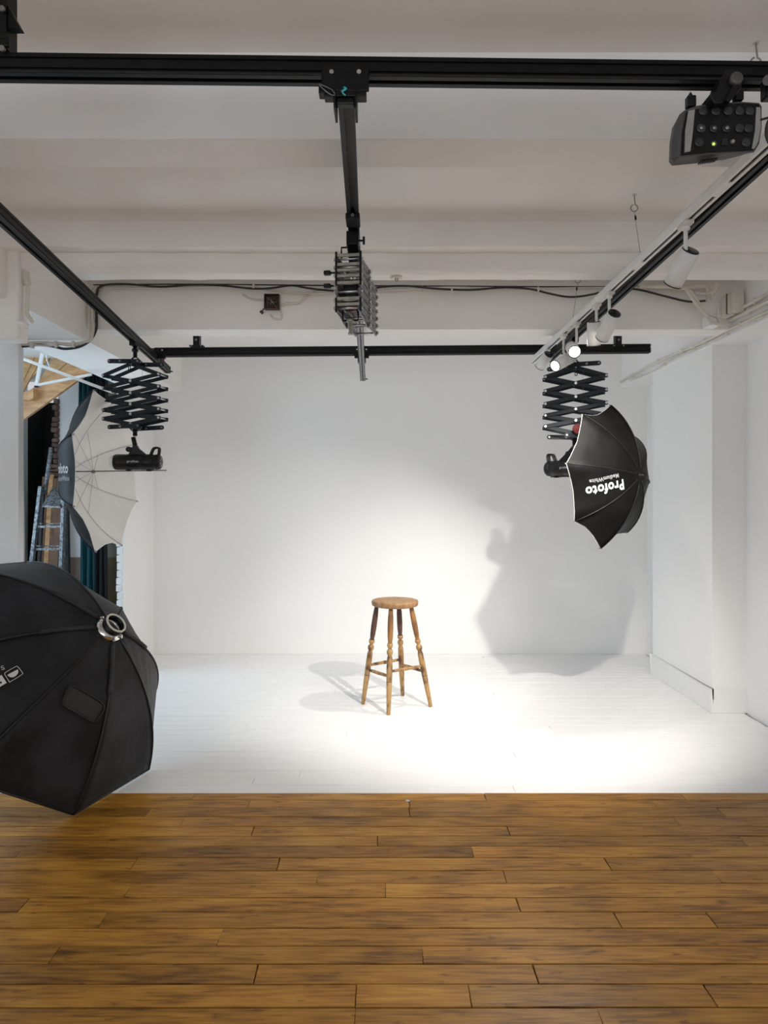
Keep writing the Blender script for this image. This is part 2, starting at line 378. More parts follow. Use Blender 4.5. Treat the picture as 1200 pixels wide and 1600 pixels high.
# far stair room: back wall with a hole, dado, olive return
YB = 7.6
wb = B()
def zz(py, Y=YB): return EYE+(HY-py)*Y/F
def xx(px, Y=YB): return (px-600)*Y/F
wb.box(((xx(36)+XL-.4)/2, YB+.05, 1.42), (xx(36)-XL+.4, .1, 2.86))
wb.box(((xx(91)+xx(128))/2, YB+.05, 1.42), (xx(128)-xx(91), .1, 2.86))
wb.box(((xx(128)+xx(165))/2, YB+.05, 1.42), (xx(165)-xx(128), .1, 2.86))
wb.box(((xx(36)+xx(91))/2, YB+.05, (zz(560)+C)/2), (xx(91)-xx(36), .1, C-zz(560)))
wfar = struct('wall_far', wb, 'wall')
B().box(((xx(99)+xx(128))/2, YB-.01, .40), (xx(128)-xx(99), .02, .80)).build('dado', 'pink_dado', wfar)
wo = struct('wall_side', B().box(((xx(164)-2.0)/2, YB+.03, 1.42), (-2.0-xx(164), .1, 2.86)), 'olive_wall')
B().box(((xx(165)-2.0)/2, YB-.03, .40), (-2.0-xx(165), .02, .80)).build('dado', 'khaki', wo)
vd = struct('door_1', B().box(((xx(36)+xx(91))/2, YB+.5, 1.3), (1.1, .02, 2.6)), 'void')  # black panels paint in the dark of the room past the doorway
dkb = B().box((xx(36)-.02, YB+.28, 1.3), (.02, .44, 2.6)); dkb.box((xx(91)+.10, YB+.28, 1.3), (.02, .44, 2.6)); dkb.box((xx(64), YB+.28, .01), (.6, .44, .02)); dkb.build('reveal', 'void', vd)
z = zz(735)
while z < zz(625):
    h = random.uniform(.05, .07); wdt = random.uniform(.03, .085)
    B().rbox((xx(89)-wdt/2+.03, YB-.01, z+h/2), (wdt, .10, h-.008), .008, Matrix.Rotation(random.uniform(-.12, .12), 3, 'Y'), 1).build('brick', 'brick_red', wfar); z += h
z = .0
while z < zz(735):
    h = random.uniform(.05, .07); wdt = random.uniform(.10, .19)
    B().rbox((xx(97)-wdt/2, YB-.01, z+h/2), (wdt, .10, h-.008), .008, Matrix.Rotation(random.uniform(-.06, .06), 3, 'Y'), 1).build('brick', 'brick_red', wfar); z += h

# ================================================================== RAILS
def rail_piece(a, b2, name, parent, wd=.036, ht=.056):
    """hollow looking extrusion: web, two lips below, two lips above, grooves on the sides"""
    a = Vector(a); b2 = Vector(b2); d = (b2-a).normalized(); x = d.cross(Vector((0, 0, 1))).normalized(); z = Vector((0, 0, 1))
    prof = [(-.5, .5), (.5, .5), (.5, .30), (.40, .27), (.40, .06), (.5, .03), (.5, -.22), (.40, -.25), (.40, -.33), (.5, -.36), (.5, -.5), (.16, -.5), (.16, -.30),
            (-.16, -.30), (-.16, -.5), (-.5, -.5), (-.5, -.36), (-.40, -.33), (-.40, -.25), (-.5, -.22), (-.5, .03), (-.40, .06), (-.40, .27), (-.5, .30)]
    b = B(); n = len(prof); vs = [p+x*(u*wd)+z*(v*ht) for p in (a, b2) for u, v in prof]
    b._mk(vs, [(i, (i+1) % n, n+(i+1) % n, n+i) for i in range(n)]); b._mk(vs[:n], [tuple(range(n))]); b._mk(vs[n:], [tuple(range(n))])
    o = b.build(name, 'black', parent)
    lp = B()
    for sgn in (-1, 1):
        lp.span(a+x*sgn*(wd*.5)+z*(-.43*ht), b2+x*sgn*(wd*.5)+z*(-.43*ht), .0016, .004)
    lp.build('rail_lip', 'rail_lip', o); return o
HF = 2.535; HS = 2.477
front = thing('ceiling_rail', (0, 1.717, HF), 'thick black ceiling rail running across the top of the photo nearest the camera', 'ceiling rail', 'black overhead lighting rails')
rail_piece((-2.2, 1.678, 2.531), (2.2, 1.757, 2.531), 'rail_profile', front, .045, .050)
back = thing('ceiling_rail', (0, 4.98, HF), 'black ceiling rail running across in front of the white back wall, farthest from the camera', 'ceiling rail', 'black overhead lighting rails')
A = W(243, 551, 4.98); Bq = W(1015, 545, 4.98)
rail_piece(A, Bq, 'rail_profile', back, .045, .064)
for px in (308, 965):
    q = W(px, 549, 4.98)
    b = B(); b.box((q.x, q.y, (q.z+C)/2+.02), (.045, .05, C-q.z-.04)); b.box((q.x, q.y, q.z+.036), (.10, .055, .01)); b.build('drop_bracket', 'black', back)
    b = B()
    for s in (-1, 1): b.cyl((q.x+s*.035, q.y-.03, q.z+.036), (q.x+s*.035, q.y-.024, q.z+.036), .006)
    b.cyl((q.x, q.y-.026, q.z+.08), (q.x, q.y-.030, q.z+.08), .008); b.build('bolt', 'satin', back, split=True)
b = B()
for dz in (-.02, 0, .02): b.cyl(Bq+Vector((.002, -.02, dz)), Bq+Vector((.002, -.026, dz)), .004)
b.build('end_screw', 'steel', back, split=True)
def side_rail(label, n, f, y_near=1.62):
    d = (f-n)/(f.y-n.y); n2 = n+d*(y_near-n.y)
    t = thing('ceiling_rail', (n2+f)/2, label, 'ceiling rail', 'black overhead lighting rails')
    rail_piece(n2, f, 'rail_profile', t, .040, .052)
    e = B(); e.box(f+Vector((0, .002, 0)), (.044, .006, .054)); e.box(f+Vector((.03, .0, -.012)), (.02, .01, .008)); e.build('end_stop', 'black_plastic', t)
    return t, n2, f, d
LN = WH(0, 335, HS); LF = WH(262, 578, HS); CN = WH(541, 150, HS); CF = WH(567, 590, HS); RN = WH(1173, 265, HS); RF = WH(858, 560, HS)
railL, _, _, dL = side_rail('black ceiling rail slanting from the left edge towards the back wall', LN, LF)
railC, _, _, dC = side_rail('narrow black ceiling rail running straight away from the camera down the middle', CN, CF, 1.728)
railR, _, _, dR = side_rail('black ceiling rail slanting in from the right edge beside the white spotlight track', RN, RF)
def xat(n, d, y): return n+d*(y-n.y)
# centre rail looks worn grey on its far underside
cw = B().span(xat(CN, dC, 3.0)+Vector((-.008, 0, -.027)), CF+Vector((-.008, 0, -.027)), .012, .003); cw.span(xat(CN, dC, 3.0)+Vector((.012, 0, -.027)), CF+Vector((.012, 0, -.027)), .012, .003)
cw.build('worn_underside', 'satin', railC)
# crossing clamps
def clamp(p, yface, screws=True, label='', group='black clamp plates joining the rails'):
    t = thing('rail_clamp', p, label, 'rail clamp', group)
    s = -1
    b = B(); b.rbox(p+Vector((0, s*.028, -.004)), (.118, .008, .060), .002); b.rbox(p+Vector((0, s*.018, -.041)), (.105, .030, .014), .002)
    b.rbox(p+Vector((-.026, 0, -.047)), (.006, .07, .062), .001); b.rbox(p+Vector((.026, 0, -.047)), (.006, .07, .062), .001); b.build('plate', 'black', t)
    if screws:
        for sx in (-.034, .034):
            sc = B().cyl(p+Vector((sx, s*.032, .012)), p+Vector((sx, s*.0345, .012)), .0055).build('screw', 'steel', t)
    return t
pc = Vector((xat(CN, dC, 1.73).x, 1.717, 2.499))
ct = clamp(pc, 0, True, 'black clamp plate with two silver screws where the centre rail meets the nearest rail')
q = pc+Vector((-.050, -.022, -.032)); B().rbox(q, (.032, .03, .020), .002).build('stop_block', 'black', ct)
B().tube([q+Vector((-.014, -.02, .008)), q+Vector((.018, -.02, -.006)), q+Vector((.024, -.02, -.020)), q+Vector((.008, -.02, -.014)), q+Vector((-.014, -.02, .006))], .0012, 6, 2).build('wire_clip', 'satin', ct)
b = B(); tp = pc+Vector((.0, -.036, -.040))
b.tube([tp+Vector((-.004, 0, .012)), tp+Vector((.003, -.002, .006)), tp+Vector((-.007, -.002, -.001)), tp+Vector((.001, -.002, -.010))], .0022, 6, 3)
b.tube([tp+Vector((-.010, 0, .001)), tp+Vector((.004, -.002, .009))], .0018, 6, 0); b.build('teal_cable_tie', 'teal_tape', ct, split=True)
B().rbox(pc+Vector((0, -.014, -.045)), (.046, .02, .034), .003).build('end_cap', 'black_plastic', ct)
pb = Vector((xat(CN, dC, 4.98).x, 4.98, W(0, 550, 4.98).z)); clamp(pb, 0, True, 'small black clamp plate where the centre rail crosses the farthest rail')
pb = Vector((xat(LN, dL, 4.98).x+.02, 4.98, W(0, 551, 4.98).z)); clamp(pb, 0, True, 'small black clamp plate at the left end of the farthest rail')
# hanger at the top left of the front rail
hg = thing('rail_hanger', W(8, 85, 1.70), 'black drop hanger holding the nearest rail at the top left corner', 'bracket')
q = W(6, 85, 1.70); z0 = q.z
b = B(); b.box((q.x, q.y, (z0+C)/2), (.040, .05, C-z0)); b.rbox((q.x+.012, q.y-.03, z0+.010), (.036, .01, .024), .003)
b.prism([W(12, 8, 1.68), W(32, 44, 1.68), W(12, 44, 1.68)], (0, .02, 0)); b.build('drop_post', 'black', hg)
b = B()
for px, py in ((5, 16), (5, 78)): pp = W(px, py, 1.67); b.cyl(pp, pp+Vector((0, -.008, 0)), .007)
b.build('bolt', 'satin', hg, split=True)

# ================================================================== PANTOGRAPHS
def panto(root, O, R, hw, zs_c, zs_e, gap, arm_w=.024, arm_t=.005, m='slate', pinm='steel'):
    """O top centre, R local->world; zs_c crossing heights, zs_e end heights (below O)"""
    def P(x, y, z): return O+R@Vector((x, y, z))
    ax = R@Vector((0, 1, 0))
    for pl, y0 in ((0, -gap/2), (1, gap/2)):
        def arm(x0, z0, x1, z1, yy):
            a = P(x0, yy, z0); c = P(x1, yy, z1); d = (c-a).normalized(); a2 = a-d*arm_w*.35; c2 = c+d*arm_w*.35
            b = B(); b.span(a2, c2, arm_t, arm_w, up=d.cross(ax)); b.build('arm', m, root, bevel=.0015)
        arm(0, zs_c[0], -hw, zs_e[0], y0); arm(0, zs_c[0], hw, zs_e[0], y0+arm_t*1.3)
        for i in range(len(zs_e)-1):
            arm(-hw, zs_e[i], hw, zs_e[i+1], y0+arm_t*1.3); arm(hw, zs_e[i], -hw, zs_e[i+1], y0)
        arm(-hw, zs_e[-1], 0, zs_c[-1], y0+arm_t*1.3); arm(hw, zs_e[-1], 0, zs_c[-1], y0)
    for z in zs_e:
        for x in (-hw, hw):
            b = B().cyl(P(x, -gap/2-.007, z), P(x, gap/2+.010, z), .0045, n=10); b.cyl(P(x, -gap/2-.010, z), P(x, -gap/2-.003, z), .0075, n=10); b.cyl(P(x, gap/2+.004, z), P(x, gap/2+.014, z), .0075, n=10)
            b.build('pivot_pin', pinm, root)
    mids = [(zs_e[i]+zs_e[i+1])/2 for i in range(len(zs_e)-1)]
    for z in [zs_c[0]]+mids+[zs_c[-1]]:
        b = B().cyl(P(0, -gap/2-.006, z), P(0, gap/2+.010, z), .004, n=10); b.cyl(P(0, -gap/2-.011, z), P(0, -gap/2-.003, z), .0085, n=10)
        b.build('pivot_pin', pinm, root)
    return P
def hang_panto(root, O, R, hw, zs_c, zs_e, gap, railz, flip=1):
    P = panto(root, O, R, hw, zs_c, zs_e, gap)
    ztop = zs_c[0]; zb = zs_c[-1]; ax = R@Vector((0, 1, 0))
    # rounded link plates top and bottom
    for zc, up in ((ztop, 1), (zb, -1)):
        for (x0, x1, dz0, dz1, yy) in ((-.135, .055, .012, .000, -gap/2-.014), (-.02, .15, .000, -.006, gap/2+.010)):
            a = P(x0*flip, yy, zc+up*dz0*0+.0+up*.018); c = P(x1*flip, yy, zc+up*.012)
            d = (c-a).normalized(); b = B(); b.span(a, c, .005, .028, up=d.cross(ax)); b.cyl(a-ax*.0025, a+ax*.0025, .014); b.cyl(c-ax*.0025, c+ax*.0025, .014)
            pl = b.build('link_plate', 'slate', root)
            s = B()
            for t in (0, .38, 1): p3 = a.lerp(c, t); s.cyl(p3-ax*.010, p3-ax*.002, .007, n=10)
            s.build('bolt', 'satin', pl, split=True)
    # spring box under the top plates
    b = B(); b.rbox(P(0, 0, ztop+.012), (.035, gap*.9, .03), .003, R); b.build('cross_block', 'slate', root)
    b = B()
    for s in (-1, 1): b.span(P(s*.006, -gap/2-.018, ztop+.02), P(s*.006, -gap/2-.018, ztop-.055), .004, .004, up=ax)
    b.span(P(-.008, -gap/2-.018, ztop-.055), P(.008, -gap/2-.018, ztop-.055), .004, .004); b.build('pull_tab', 'black', root)
    # trolley
    top = P(0, 0, ztop+.03); rt = Vector((O.x, O.y, railz))
    b = B(); b.rbox(rt+Vector((0, 0, -.014)), (.042, .075, .028), .003, R); b.build('trolley', 'black', root)
    b = B()
    b.cyl(rt+Vector((0, 0, -.02)), top+Vector((0, 0, .02)), .013, n=12); b.cyl(rt+Vector((0, 0, -.045)), rt+Vector((0, 0, -.062)), .020, n=12)
    b.build('swivel', 'black', root)
    b = B()
    for s in (-1, 1): b.span(top+Vector((0, 0, .03)), P(s*.045, 0, ztop+.02), .006, .012, up=ax)
    b.build('yoke', 'slate', root)
    # bottom spigot
    bz = zb-.018
    b = B().rbox(P(0, 0, bz+.004), (.035, gap*.9, .028), .003, R)
    for s in (-1, 1): b.span(P(s*.045, 0, zb-.012), P(0, 0, zb-.052), .005, .012, up=ax)
    b.build('lower_block', 'slate', root)
    B().cyl(P(0, 0, bz), P(0, 0, zb-.070), .014, n=12).build('spigot_clamp', 'black', root)
    B().cyl(P(0, 0, zb-.066), P(0, 0, zb-.082), .008, n=12).build('spigot', 'steel', root)
    B().cyl(P(.05, .0, ztop), P(.05, 0, zb), .0007, n=5).build('pull_wire', 'satin', root)
    return P

def flash(label, O, ax, stem_top, group='black flash heads under the scissor hangers'):
    """O centre of the tube, ax pointing to the glass front"""
    ax = Vector(ax).normalized(); up = Vector((0, 0, 1)); sd = ax.cross(up)
    t = thing('flash_head', O, label, 'flash head', group)
    r = .050; L = .148
    prof = [(-L, .020), (-L, .040), (-L+.006, .046), (-L+.03, .050), (-L+.032, .047), (-L+.045, .047), (-L+.047, .050), (-.02, .050), (-.018, .0485), (-.012, .0485), (-.010, .050), (L-.012, .050), (L-.004, .046), (L-.004, .02)]
    B().lathe(O, ax, prof, 32).build('body', 'black_plastic', t)
    B().lathe(O, ax, [(L-.006, .020), (L-.006, .044), (L+.012, .044), (L+.020, .038), (L+.020, .02)], 28).build('glass_dome', 'white_metal', t)
    b = B().lathe(O, ax, [(-L-.002, .0), (-L-.002, .038), (-L+.004, .038)], 24)
    rp = b.build('rear_panel', 'knob', t)
    s = B()
    for k in range(6): a = k*PI/3; s.cyl(O-ax*(L+.002)+up*.022*math.cos(a)+sd*.022*math.sin(a), O-ax*(L+.005)+up*.022*math.cos(a)+sd*.022*math.sin(a), .004, n=8)
    s.build('button', 'panel_grey', rp, split=True)
    # handle loop at the rear, above
    h0 = O-ax*.085+up*.046; h1 = O-ax*.135+up*.046
    b = B(); pts = [h0, h0-ax*.012+up*.030, h0-ax*.024+up*.043, h1+ax*.004+up*.044, h1-ax*.004+up*.034, h1]
    for s in (-.012, .012): b.tube([q+sd*s for q in pts], .0065, 8, 4)
    b.build('handle', 'black_plastic', t)
    # saddle and stem
    b = B(); b.prism([O+ax*.055+up*.045+sd*.014, O+ax*.040+up*.075+sd*.014, O+ax*.025+up*.105+sd*.014, O+ax*.002+up*.105+sd*.014, O-ax*.010+up*.085+sd*.014, O-ax*.055+up*.048+sd*.014], -sd*.028)
    b.build('saddle', 'black_plastic', t)
    kn = O+ax*.050+up*.080; b = B().cyl(kn-sd*.026, kn+sd*.026, .017, n=14); b.build('tilt_knob', 'black_plastic', t)
    b = B().cyl(O+ax*.014+up*.095, Vector((stem_top.x, stem_top.y, stem_top.z)), .014, n=12); b.build('stem', 'black_plastic', t)
    # umbrella holders under the tube
    b = B()
    for s in (.055, -.075): b.rbox(O+ax*s*-1*-1-up*.053, (.03, .03, .012), .003, Matrix((ax, sd, up)).transposed())
    b.build('umbrella_holder', 'black_plastic', t, split=True)
    view = -sd if sd.y > 0 else sd           # side of the tube that faces the camera
    rd = ax if view.cross(up).dot(ax) < 0 else -ax
    def fn(x, y): a = y/r; return O+rd*x+(view*math.cos(a)+up*math.sin(a))*(r+.0008)-rd*0
    decal('lettering', 'profoto', .021, lambda x, y: fn(x*1.0+.012*(1 if rd == -ax else -1)*-1, y+.002), 'print', t)
    return t

def umbrella(label, Cc, n, R0, sag, ph, shaft_end, THD=60, group='black and white photo umbrellas'):
    """Cc rim centre, n opening direction, apex at Cc-n*sag"""
    n = Vector(n).normalized(); up = Vector((0, 0, 1)); s = n.cross(up).normalized(); up = s.cross(n); apex = Cc-n*sag
    t = thing('photo_umbrella', apex, label, 'umbrella', group)
    TH = math.radians(THD)
    def rib(phi, tt, off=0):
        a = TH*tt; r = R0*math.sin(a)/math.sin(TH); z = sag*(1-math.cos(a))/(1-math.cos(TH))
        d = up*math.cos(phi)+s*math.sin(phi)
        return apex+d*(r+off*math.sin(a))+n*(z-off*math.cos(a)*1.0)
    NT = 12; NU = 6
    def panelpt(k, u, tt, off=0):
        a = rib(ph+k*PI/4, tt, off); c = rib(ph+(k+1)*PI/4, tt, off); p = a.lerp(c, u)
        sl = math.sin(PI*u)
        p = p+n*(-.030*sl*max(0, tt-.80)/.2*-1*-1*0)             # straight hem
        cent = apex+n*(p-apex).dot(n)
        return p+(cent-p)*(.075*sl*tt+.006*math.sin(u*PI*5+k)*max(0, tt-.35)*sl)                        # slack cloth pulled in between ribs
    for side, off, m, nm in ((0, .004, 'umb_black', 'outer_cover'), (1, 0.0, 'umb_white', 'inner_lining')):
        b = B()
        for k in range(8):
            vs = []; fs = []
            for i in range(NT+1):
                for j in range(NU+1): vs.append(panelpt(k, j/NU, max(.004, i/NT), off))
            for i in range(NT):
                for j in range(NU): fs.append((i*(NU+1)+j, i*(NU+1)+j+1, (i+1)*(NU+1)+j+1, (i+1)*(NU+1)+j))
            b._mk(vs, fs, True)
        bmesh.ops.remove_doubles(b.bm, verts=b.bm.verts[:], dist=2e-4)
        b.build(nm, m, t)
    b = B()
    for k in range(8): b.tube([panelpt(k, j/6, 1.0, .002) for j in range(7)], .0020, 6, 0)
    b.build('hem', 'umb_white', t)
    for k in range(8):
        phi = ph+k*PI/4
        r_ = B().tube([rib(phi, i/10, -.006) for i in range(11)], .0013, 6, 0); r_.cyl(rib(phi, 1.0, -.004), rib(phi, 1.015, 0), .004, n=8)
        ro = r_.build('rib', 'satin', t)
        sx = B().tube([apex+n*(sag*.62), rib(phi, .48, -.008)], .0010, 6, 0); sx.build('stretcher', 'satin', ro)
    for k in range(8): B().tube([rib(ph+k*PI/4, i/12, .0055) for i in range(1, 13)], .0022, 6, 0).build('outer_seam', 'piping', t)
    B().tube([apex-n*.02, shaft_end], .0042, 8, 0).build('shaft', 'satin', t)
    B().cyl(apex+n*(sag*.58), apex+n*(sag*.66), .010, n=12).build('runner', 'satin', t)
    B().lathe(apex, -n, [(-.002, .018), (.006, .014), (.010, .006), (.026, .005), (.028, .002)], 14).build('tip', 'black_plastic', t)
    # printed words on one panel, along the panel from tip to hem
    def place(k):
        def fn(x, y):
            tt = .60+x/(R0*1.25); aw = rib(ph+k*PI/4, tt, .0055); cw_ = rib(ph+(k+1)*PI/4, tt, .0055); wd = (aw-cw_).length
            u = .5-y/wd*1.0
            return panelpt(k, u, tt, .0062)
        return fn
    return t, place

# ---- left: hanger, flash, umbrella
YL = 4.32
XLp = xat(LN, dL, YL).x
def zpx(py, Y): return EYE+(HY-py)*Y/F
Ol = Vector((XLp+.012, YL, 0)); Rl = Matrix.Rotation(math.radians(-8), 3, 'Z')
rt = thing('scissor_hanger', (XLp, YL, 2.4), 'dark scissor hanger at the upper left, holding the side-on flash head', 'pantograph', 'scissor hangers on the rails')
hang_panto(rt, Ol, Rl, .186, [zpx(571, YL), zpx(664, YL)], [zpx(q, YL) for q in (588, 607, 625, 641.5, 655)], .105, HS-.026)
fz = zpx(722, YL)
lf = W(215, 722, YL); lfO = Vector((lf.x, YL, lf.z))
flash('black flash head pointing left, seen side-on under the left scissor hanger', lfO, (-1, 0, 0), Vector((XLp+.0, YL, zpx(664, YL)-.078)))
lc = W(169, 737, YL)
um, plc = umbrella('open photo umbrella at left with its white inside facing right', Vector((lc.x, YL, lc.z)), (1, 0, .0), .530, .245, -math.radians(21), Vector((W(260, 733, YL).x, YL, lfO.z-.053)))
LEFTK = None
# panel facing camera on the outside: the one whose middle points to -Y and slightly up
def cam_panel(place, want_px):
    best = None
    for k in range(8):
        p_ = place(k)(0, 0); px = 600+p_.x*F/p_.y; py = 780-(p_.z-EYE)*F/p_.y
        d_ = (px-want_px[0])**2+(py-want_px[1])**2
        if best is None or d_ < best[0]: best = (d_, k, px, py)
    return best
bk = cam_panel(plc, (104, 730)); fn = plc(bk[1])
decal('lettering', 'Profoto', .086, lambda x, y: fn(x+.03, y+.012), 'print', um, .0026)
decal('lettering', 'MediumWhite', .042, lambda x, y: fn(x+.065, y-.048), 'print_grey', um, .001)
# ---- right: hanger, flash, umbrella
YR = 4.23
XRp = xat(RN, dR, YR).x
rt2 = thing('scissor_hanger', (XRp, YR, 2.4), 'dark scissor hanger at the upper right, partly behind the black umbrella', 'pantograph', 'scissor hangers on the rails')
Rr = Matrix.Rotation(math.radians(-9), 3, 'Z')
hang_panto(rt2, Vector((XRp-.0, YR, 0)), Rr, .182, [zpx(576, YR), zpx(678, YR)], [zpx(q, YR) for q in (590, 612, 632, 650, 667)], .105, HS-.026, -1)
th = math.radians(47); nR = Vector((-math.cos(th), math.sin(th), 0))
fR = Vector((XRp-.035, YR+.04, zpx(731, YR)))
flash('black flash head at right with its rear showing left of the black umbrella', fR, -nR, Vector((XRp, YR, zpx(678, YR)-.078)))
b = B().cyl(Vector((XRp-.005, YR-.09, zpx(672, YR))), Vector((XRp-.005, YR-.075, zpx(672, YR))), .030, n=20)
b.build('brake_knob', 'red_knob', rt2)
rc = Vector((346/F*4.06, 4.06, zpx(744, 4.06)))
um2, plc2 = umbrella('open photo umbrella at right with its black outside facing the camera', rc, nR, .432, .212, math.radians(8), Vector((fR.x, fR.y, fR.z-.053))+nR*.12, 48)
bk2 = cam_panel(plc2, (940, 770)); fn2 = plc2(bk2[1])
decal('lettering', 'Profoto', .080, lambda x, y: fn2(x+.0, y+.012), 'print', um2, .0026)
decal('lettering', 'MediumWhite', .033, lambda x, y: fn2(x+.0, y-.044), 'print_grey', um2, .001)
print('PANELS', bk, bk2)

# ---- centre hanger: folded, seen end-on from below
YC = 2.78
pC = xat(CN, dC, YC)
rt3 = thing('scissor_hanger', (pC.x, YC, 2.4), 'folded silver scissor hanger on the centre rail, seen from its end', 'pantograph', 'scissor hangers on the rails')
Rc = Matrix.Rotation(math.radians(82), 3, 'Z')
Oc = Vector((pC.x+.012, YC, 0))
ze = [2.364-.031*i_ for i_ in range(7)]
Pc = panto(rt3, Oc, Rc, .20, [2.380, 2.163], ze, .088, .024, .004, 'satin', 'steel')
for s_ in (-1, 1):
    for z0_, z1_ in ((2.39, 2.262), (2.215, 2.160)): B().rbox(Pc(-.210, s_*.047, (z0_+z1_)/2), (.014, .008, z0_-z1_), .003, Rc).build('end_link', 'black_plastic', rt3)
# zinc spacer bars on the end towards the camera
for z in (2.376, 2.342, 2.320, 2.298, 2.272, 2.212, 2.190):
    B().rbox(Pc(-.208, 0, z), (.010, .094, .012), .002, Rc).build('spacer_bar', 'olive', rt3)
b = B().rbox(Pc(-.06, 0, 2.255), (.20, .060, .09), .006, Rc); b.build('spring_box', 'black_plastic', rt3)
B().cyl(Pc(-.13, -.02, 2.20), Pc(-.13, .01, 2.20), .018).build('brake_knob', 'red_knob', rt3)
b = B()
for z in (2.318, 2.268): b.cyl(Pc(-.19, .046, z), Pc(-.19, .072, z), .004, n=8); b.rbox(Pc(-.19, .086, z), (.020, .028, .018), .005, Rc)
b.build('wing_knob', 'black_plastic', rt3, split=True)
b = B().tube([Pc(-.17, -.035, 2.375), Pc(-.17, -.035, 2.42), Pc(-.17, .035, 2.42), Pc(-.17, .035, 2.375)], .004, 8, 0)
b.build('top_yoke', 'black', rt3)
b = B().tube([Pc(-.17, -.030, 2.172), Pc(-.17, -.030, 2.138), Pc(-.17, .030, 2.138), Pc(-.17, .030, 2.172)], .004, 8, 0)
b.build('lower_yoke', 'black', rt3)
B().lathe(Pc(-.17, 0, 2.144), (0, 0, -1), [(0, .014), (.012, .014), (.016, .009), (.040, .009), (.042, .006), (.052, .006), (.053, .009), (.060, .009)], 14).build('spigot', 'olive', rt3)
b = B().rbox(Vector((pC.x, YC-.17, HS-.05)), (.046, .16, .052), .004); b.rbox(Vector((pC.x, YC-.10, 2.40)), (.04, .12, .05), .004); b.build('trolley', 'black', rt3)
b = B().cyl((pC.x+.02, YC-.23, HS-.055), (pC.x+.040, YC-.23, HS-.055), .004, n=8); b.cyl((pC.x+.038, YC-.23, HS-.055), (pC.x+.046, YC-.23, HS-.055), .015, n=12); b.build('brake_screw', 'black_plastic', rt3)
# second trolley higher up the rail
c2 = xat(CN, dC, 2.42); t4 = thing('rail_trolley', c2, 'small black trolley block on the centre rail above the folded hanger', 'trolley')
b = B().rbox(c2+Vector((0, 0, -.032)), (.050, .08, .022), .003); b.build('block', 'black', t4)
B().cyl(c2+Vector((0, -.042, -.032)), c2+Vector((0, -.046, -.032)), .006, n=10).build('screw', 'satin', t4)

# ================================================================== SPOTLIGHT TRACK
XT = 1.096; ZT = 2.47
tr = thing('light_track', (XT, 3.3, ZT), 'white suspended spotlight track beside the right black rail', 'light track')
b = B(); y0, y1 = 1.4, 5.02
b.box((XT-.0155, (y0+y1)/2, ZT), (.004, y1-y0, .034)); b.box((XT+.0155, (y0+y1)/2, ZT), (.004, y1-y0, .034)); b.box((XT, (y0+y1)/2, ZT+.015), (.035, y1-y0, .004))
b.box((XT-.0105, (y0+y1)/2, ZT-.015), (.008, y1-y0, .004)); b.box((XT+.0105, (y0+y1)/2, ZT-.015), (.008, y1-y0, .004)); b.box((XT, y1, ZT), (.035, .004, .034))
b.build('track_profile', 'white_metal', tr)
B().box((XT, (y0+y1)/2, ZT+.004), (.026, y1-y0-.02, .014)).build('track_slot', 'black_plastic', tr)
for yy in (2.2, 2.92, 3.42, 4.0): B().box((XT, yy, ZT-.0150), (.0155, .10, .0042)).build('slot_cover', 'white_metal', tr)
def spot(label, ya, top, bot, lit_cam, aim=None, power=1.0, cone=72):
    t = thing('track_spotlight', (XT, ya, ZT-.02), label, 'spotlight', 'white cylinder spotlights on the track')
    top = Vector(top); bot = Vector(bot); d = (bot-top).normalized(); L = (bot-top).length; r = .0350
    B().rbox((XT, ya, ZT-.024), (.030, .075, .014), .002).build('track_adaptor', 'white_plastic', t)
    side = Vector((-1, 0, 0)); mid = top+d*L*.10
    att = mid+(Vector((XT, ya, mid.z))-mid)*min(1, r/max(r, (Vector((XT, ya, mid.z))-mid).length))
    B().tube([(XT, ya, ZT-.026), (XT, ya, max(mid.z+.03, ZT-.12)), att], .0075, 10, 0).build('stem', 'white_metal', t)
    B().lathe((XT, ya, ZT-.026), (0, 0, -1), [(0, .016), (.014, .015), (.020, .008)], 16).build('collar', 'white_metal', t)
    prof = [(0, .030), (0, r), (L, r), (L, r-.004), (L-.025, r-.005), (L-.030, .02)]
    hs = B().lathe(top, d, prof, 32).build('housing', 'white_metal', t)
    B().lathe(top, d, [(-.003, .004), (-.003, r-.004), (.001, r-.004)], 28).build('rear_cap', 'rail_lip', hs)
    B().lathe(top, d, [(L-.001, r-.0045), (L+.001, r-.0045), (L+.001, r+.0004), (L-.003, r+.0004)], 32, True).build('front_rim', 'rail_lip', hs)
    B().lathe(top, d, [(L-.020, .001), (L-.018, r-.006), (L-.022, r-.006)], 28).build('lens', 'lamp_on', hs)
    l = bpy.data.lights.new('spot_lamp', 'SPOT'); l.energy = SPOT_POWER*power; l.color = SPOT_COL; l.spot_size = math.radians(cone); l.spot_blend = .75; l.shadow_soft_size = .022
    lo = bpy.data.objects.new('spot_lamp', l); COL.objects.link(lo); lo.parent = t
    p0 = bot+d*.004; lo.location = p0-Vector((XT, ya, ZT-.02)); tgt = Vector(aim) if aim else p0+d
    lo.rotation_euler = (tgt-p0).to_track_quat('-Z', 'Y').to_euler(); return t
spot('largest white track spotlight, nearest the camera, on the sloping track', 2.465, W(1079, 392, 2.47), W(1051, 444, 2.56), False, (.72, 4.85, 0), 2.15, 72)
spot('white track spotlight second nearest the camera, tilted towards the lower left', 3.30, W(960, 490, 3.28), W(941, 528, 3.40), False, (-1.2, 5.0, 0), .22, 84)
spot('upright white track spotlight half hidden behind the second one', 3.50, W(928, 503, 3.52), W(928, 540, 3.56), False, (1.5, 5.0, 0), .20, 80)
spot('lit round track spotlight turned to face the camera', 3.86, W(893, 543, 3.92), W(898, 550, 3.78), True, (.6, 1.5, 0), .42, 66)
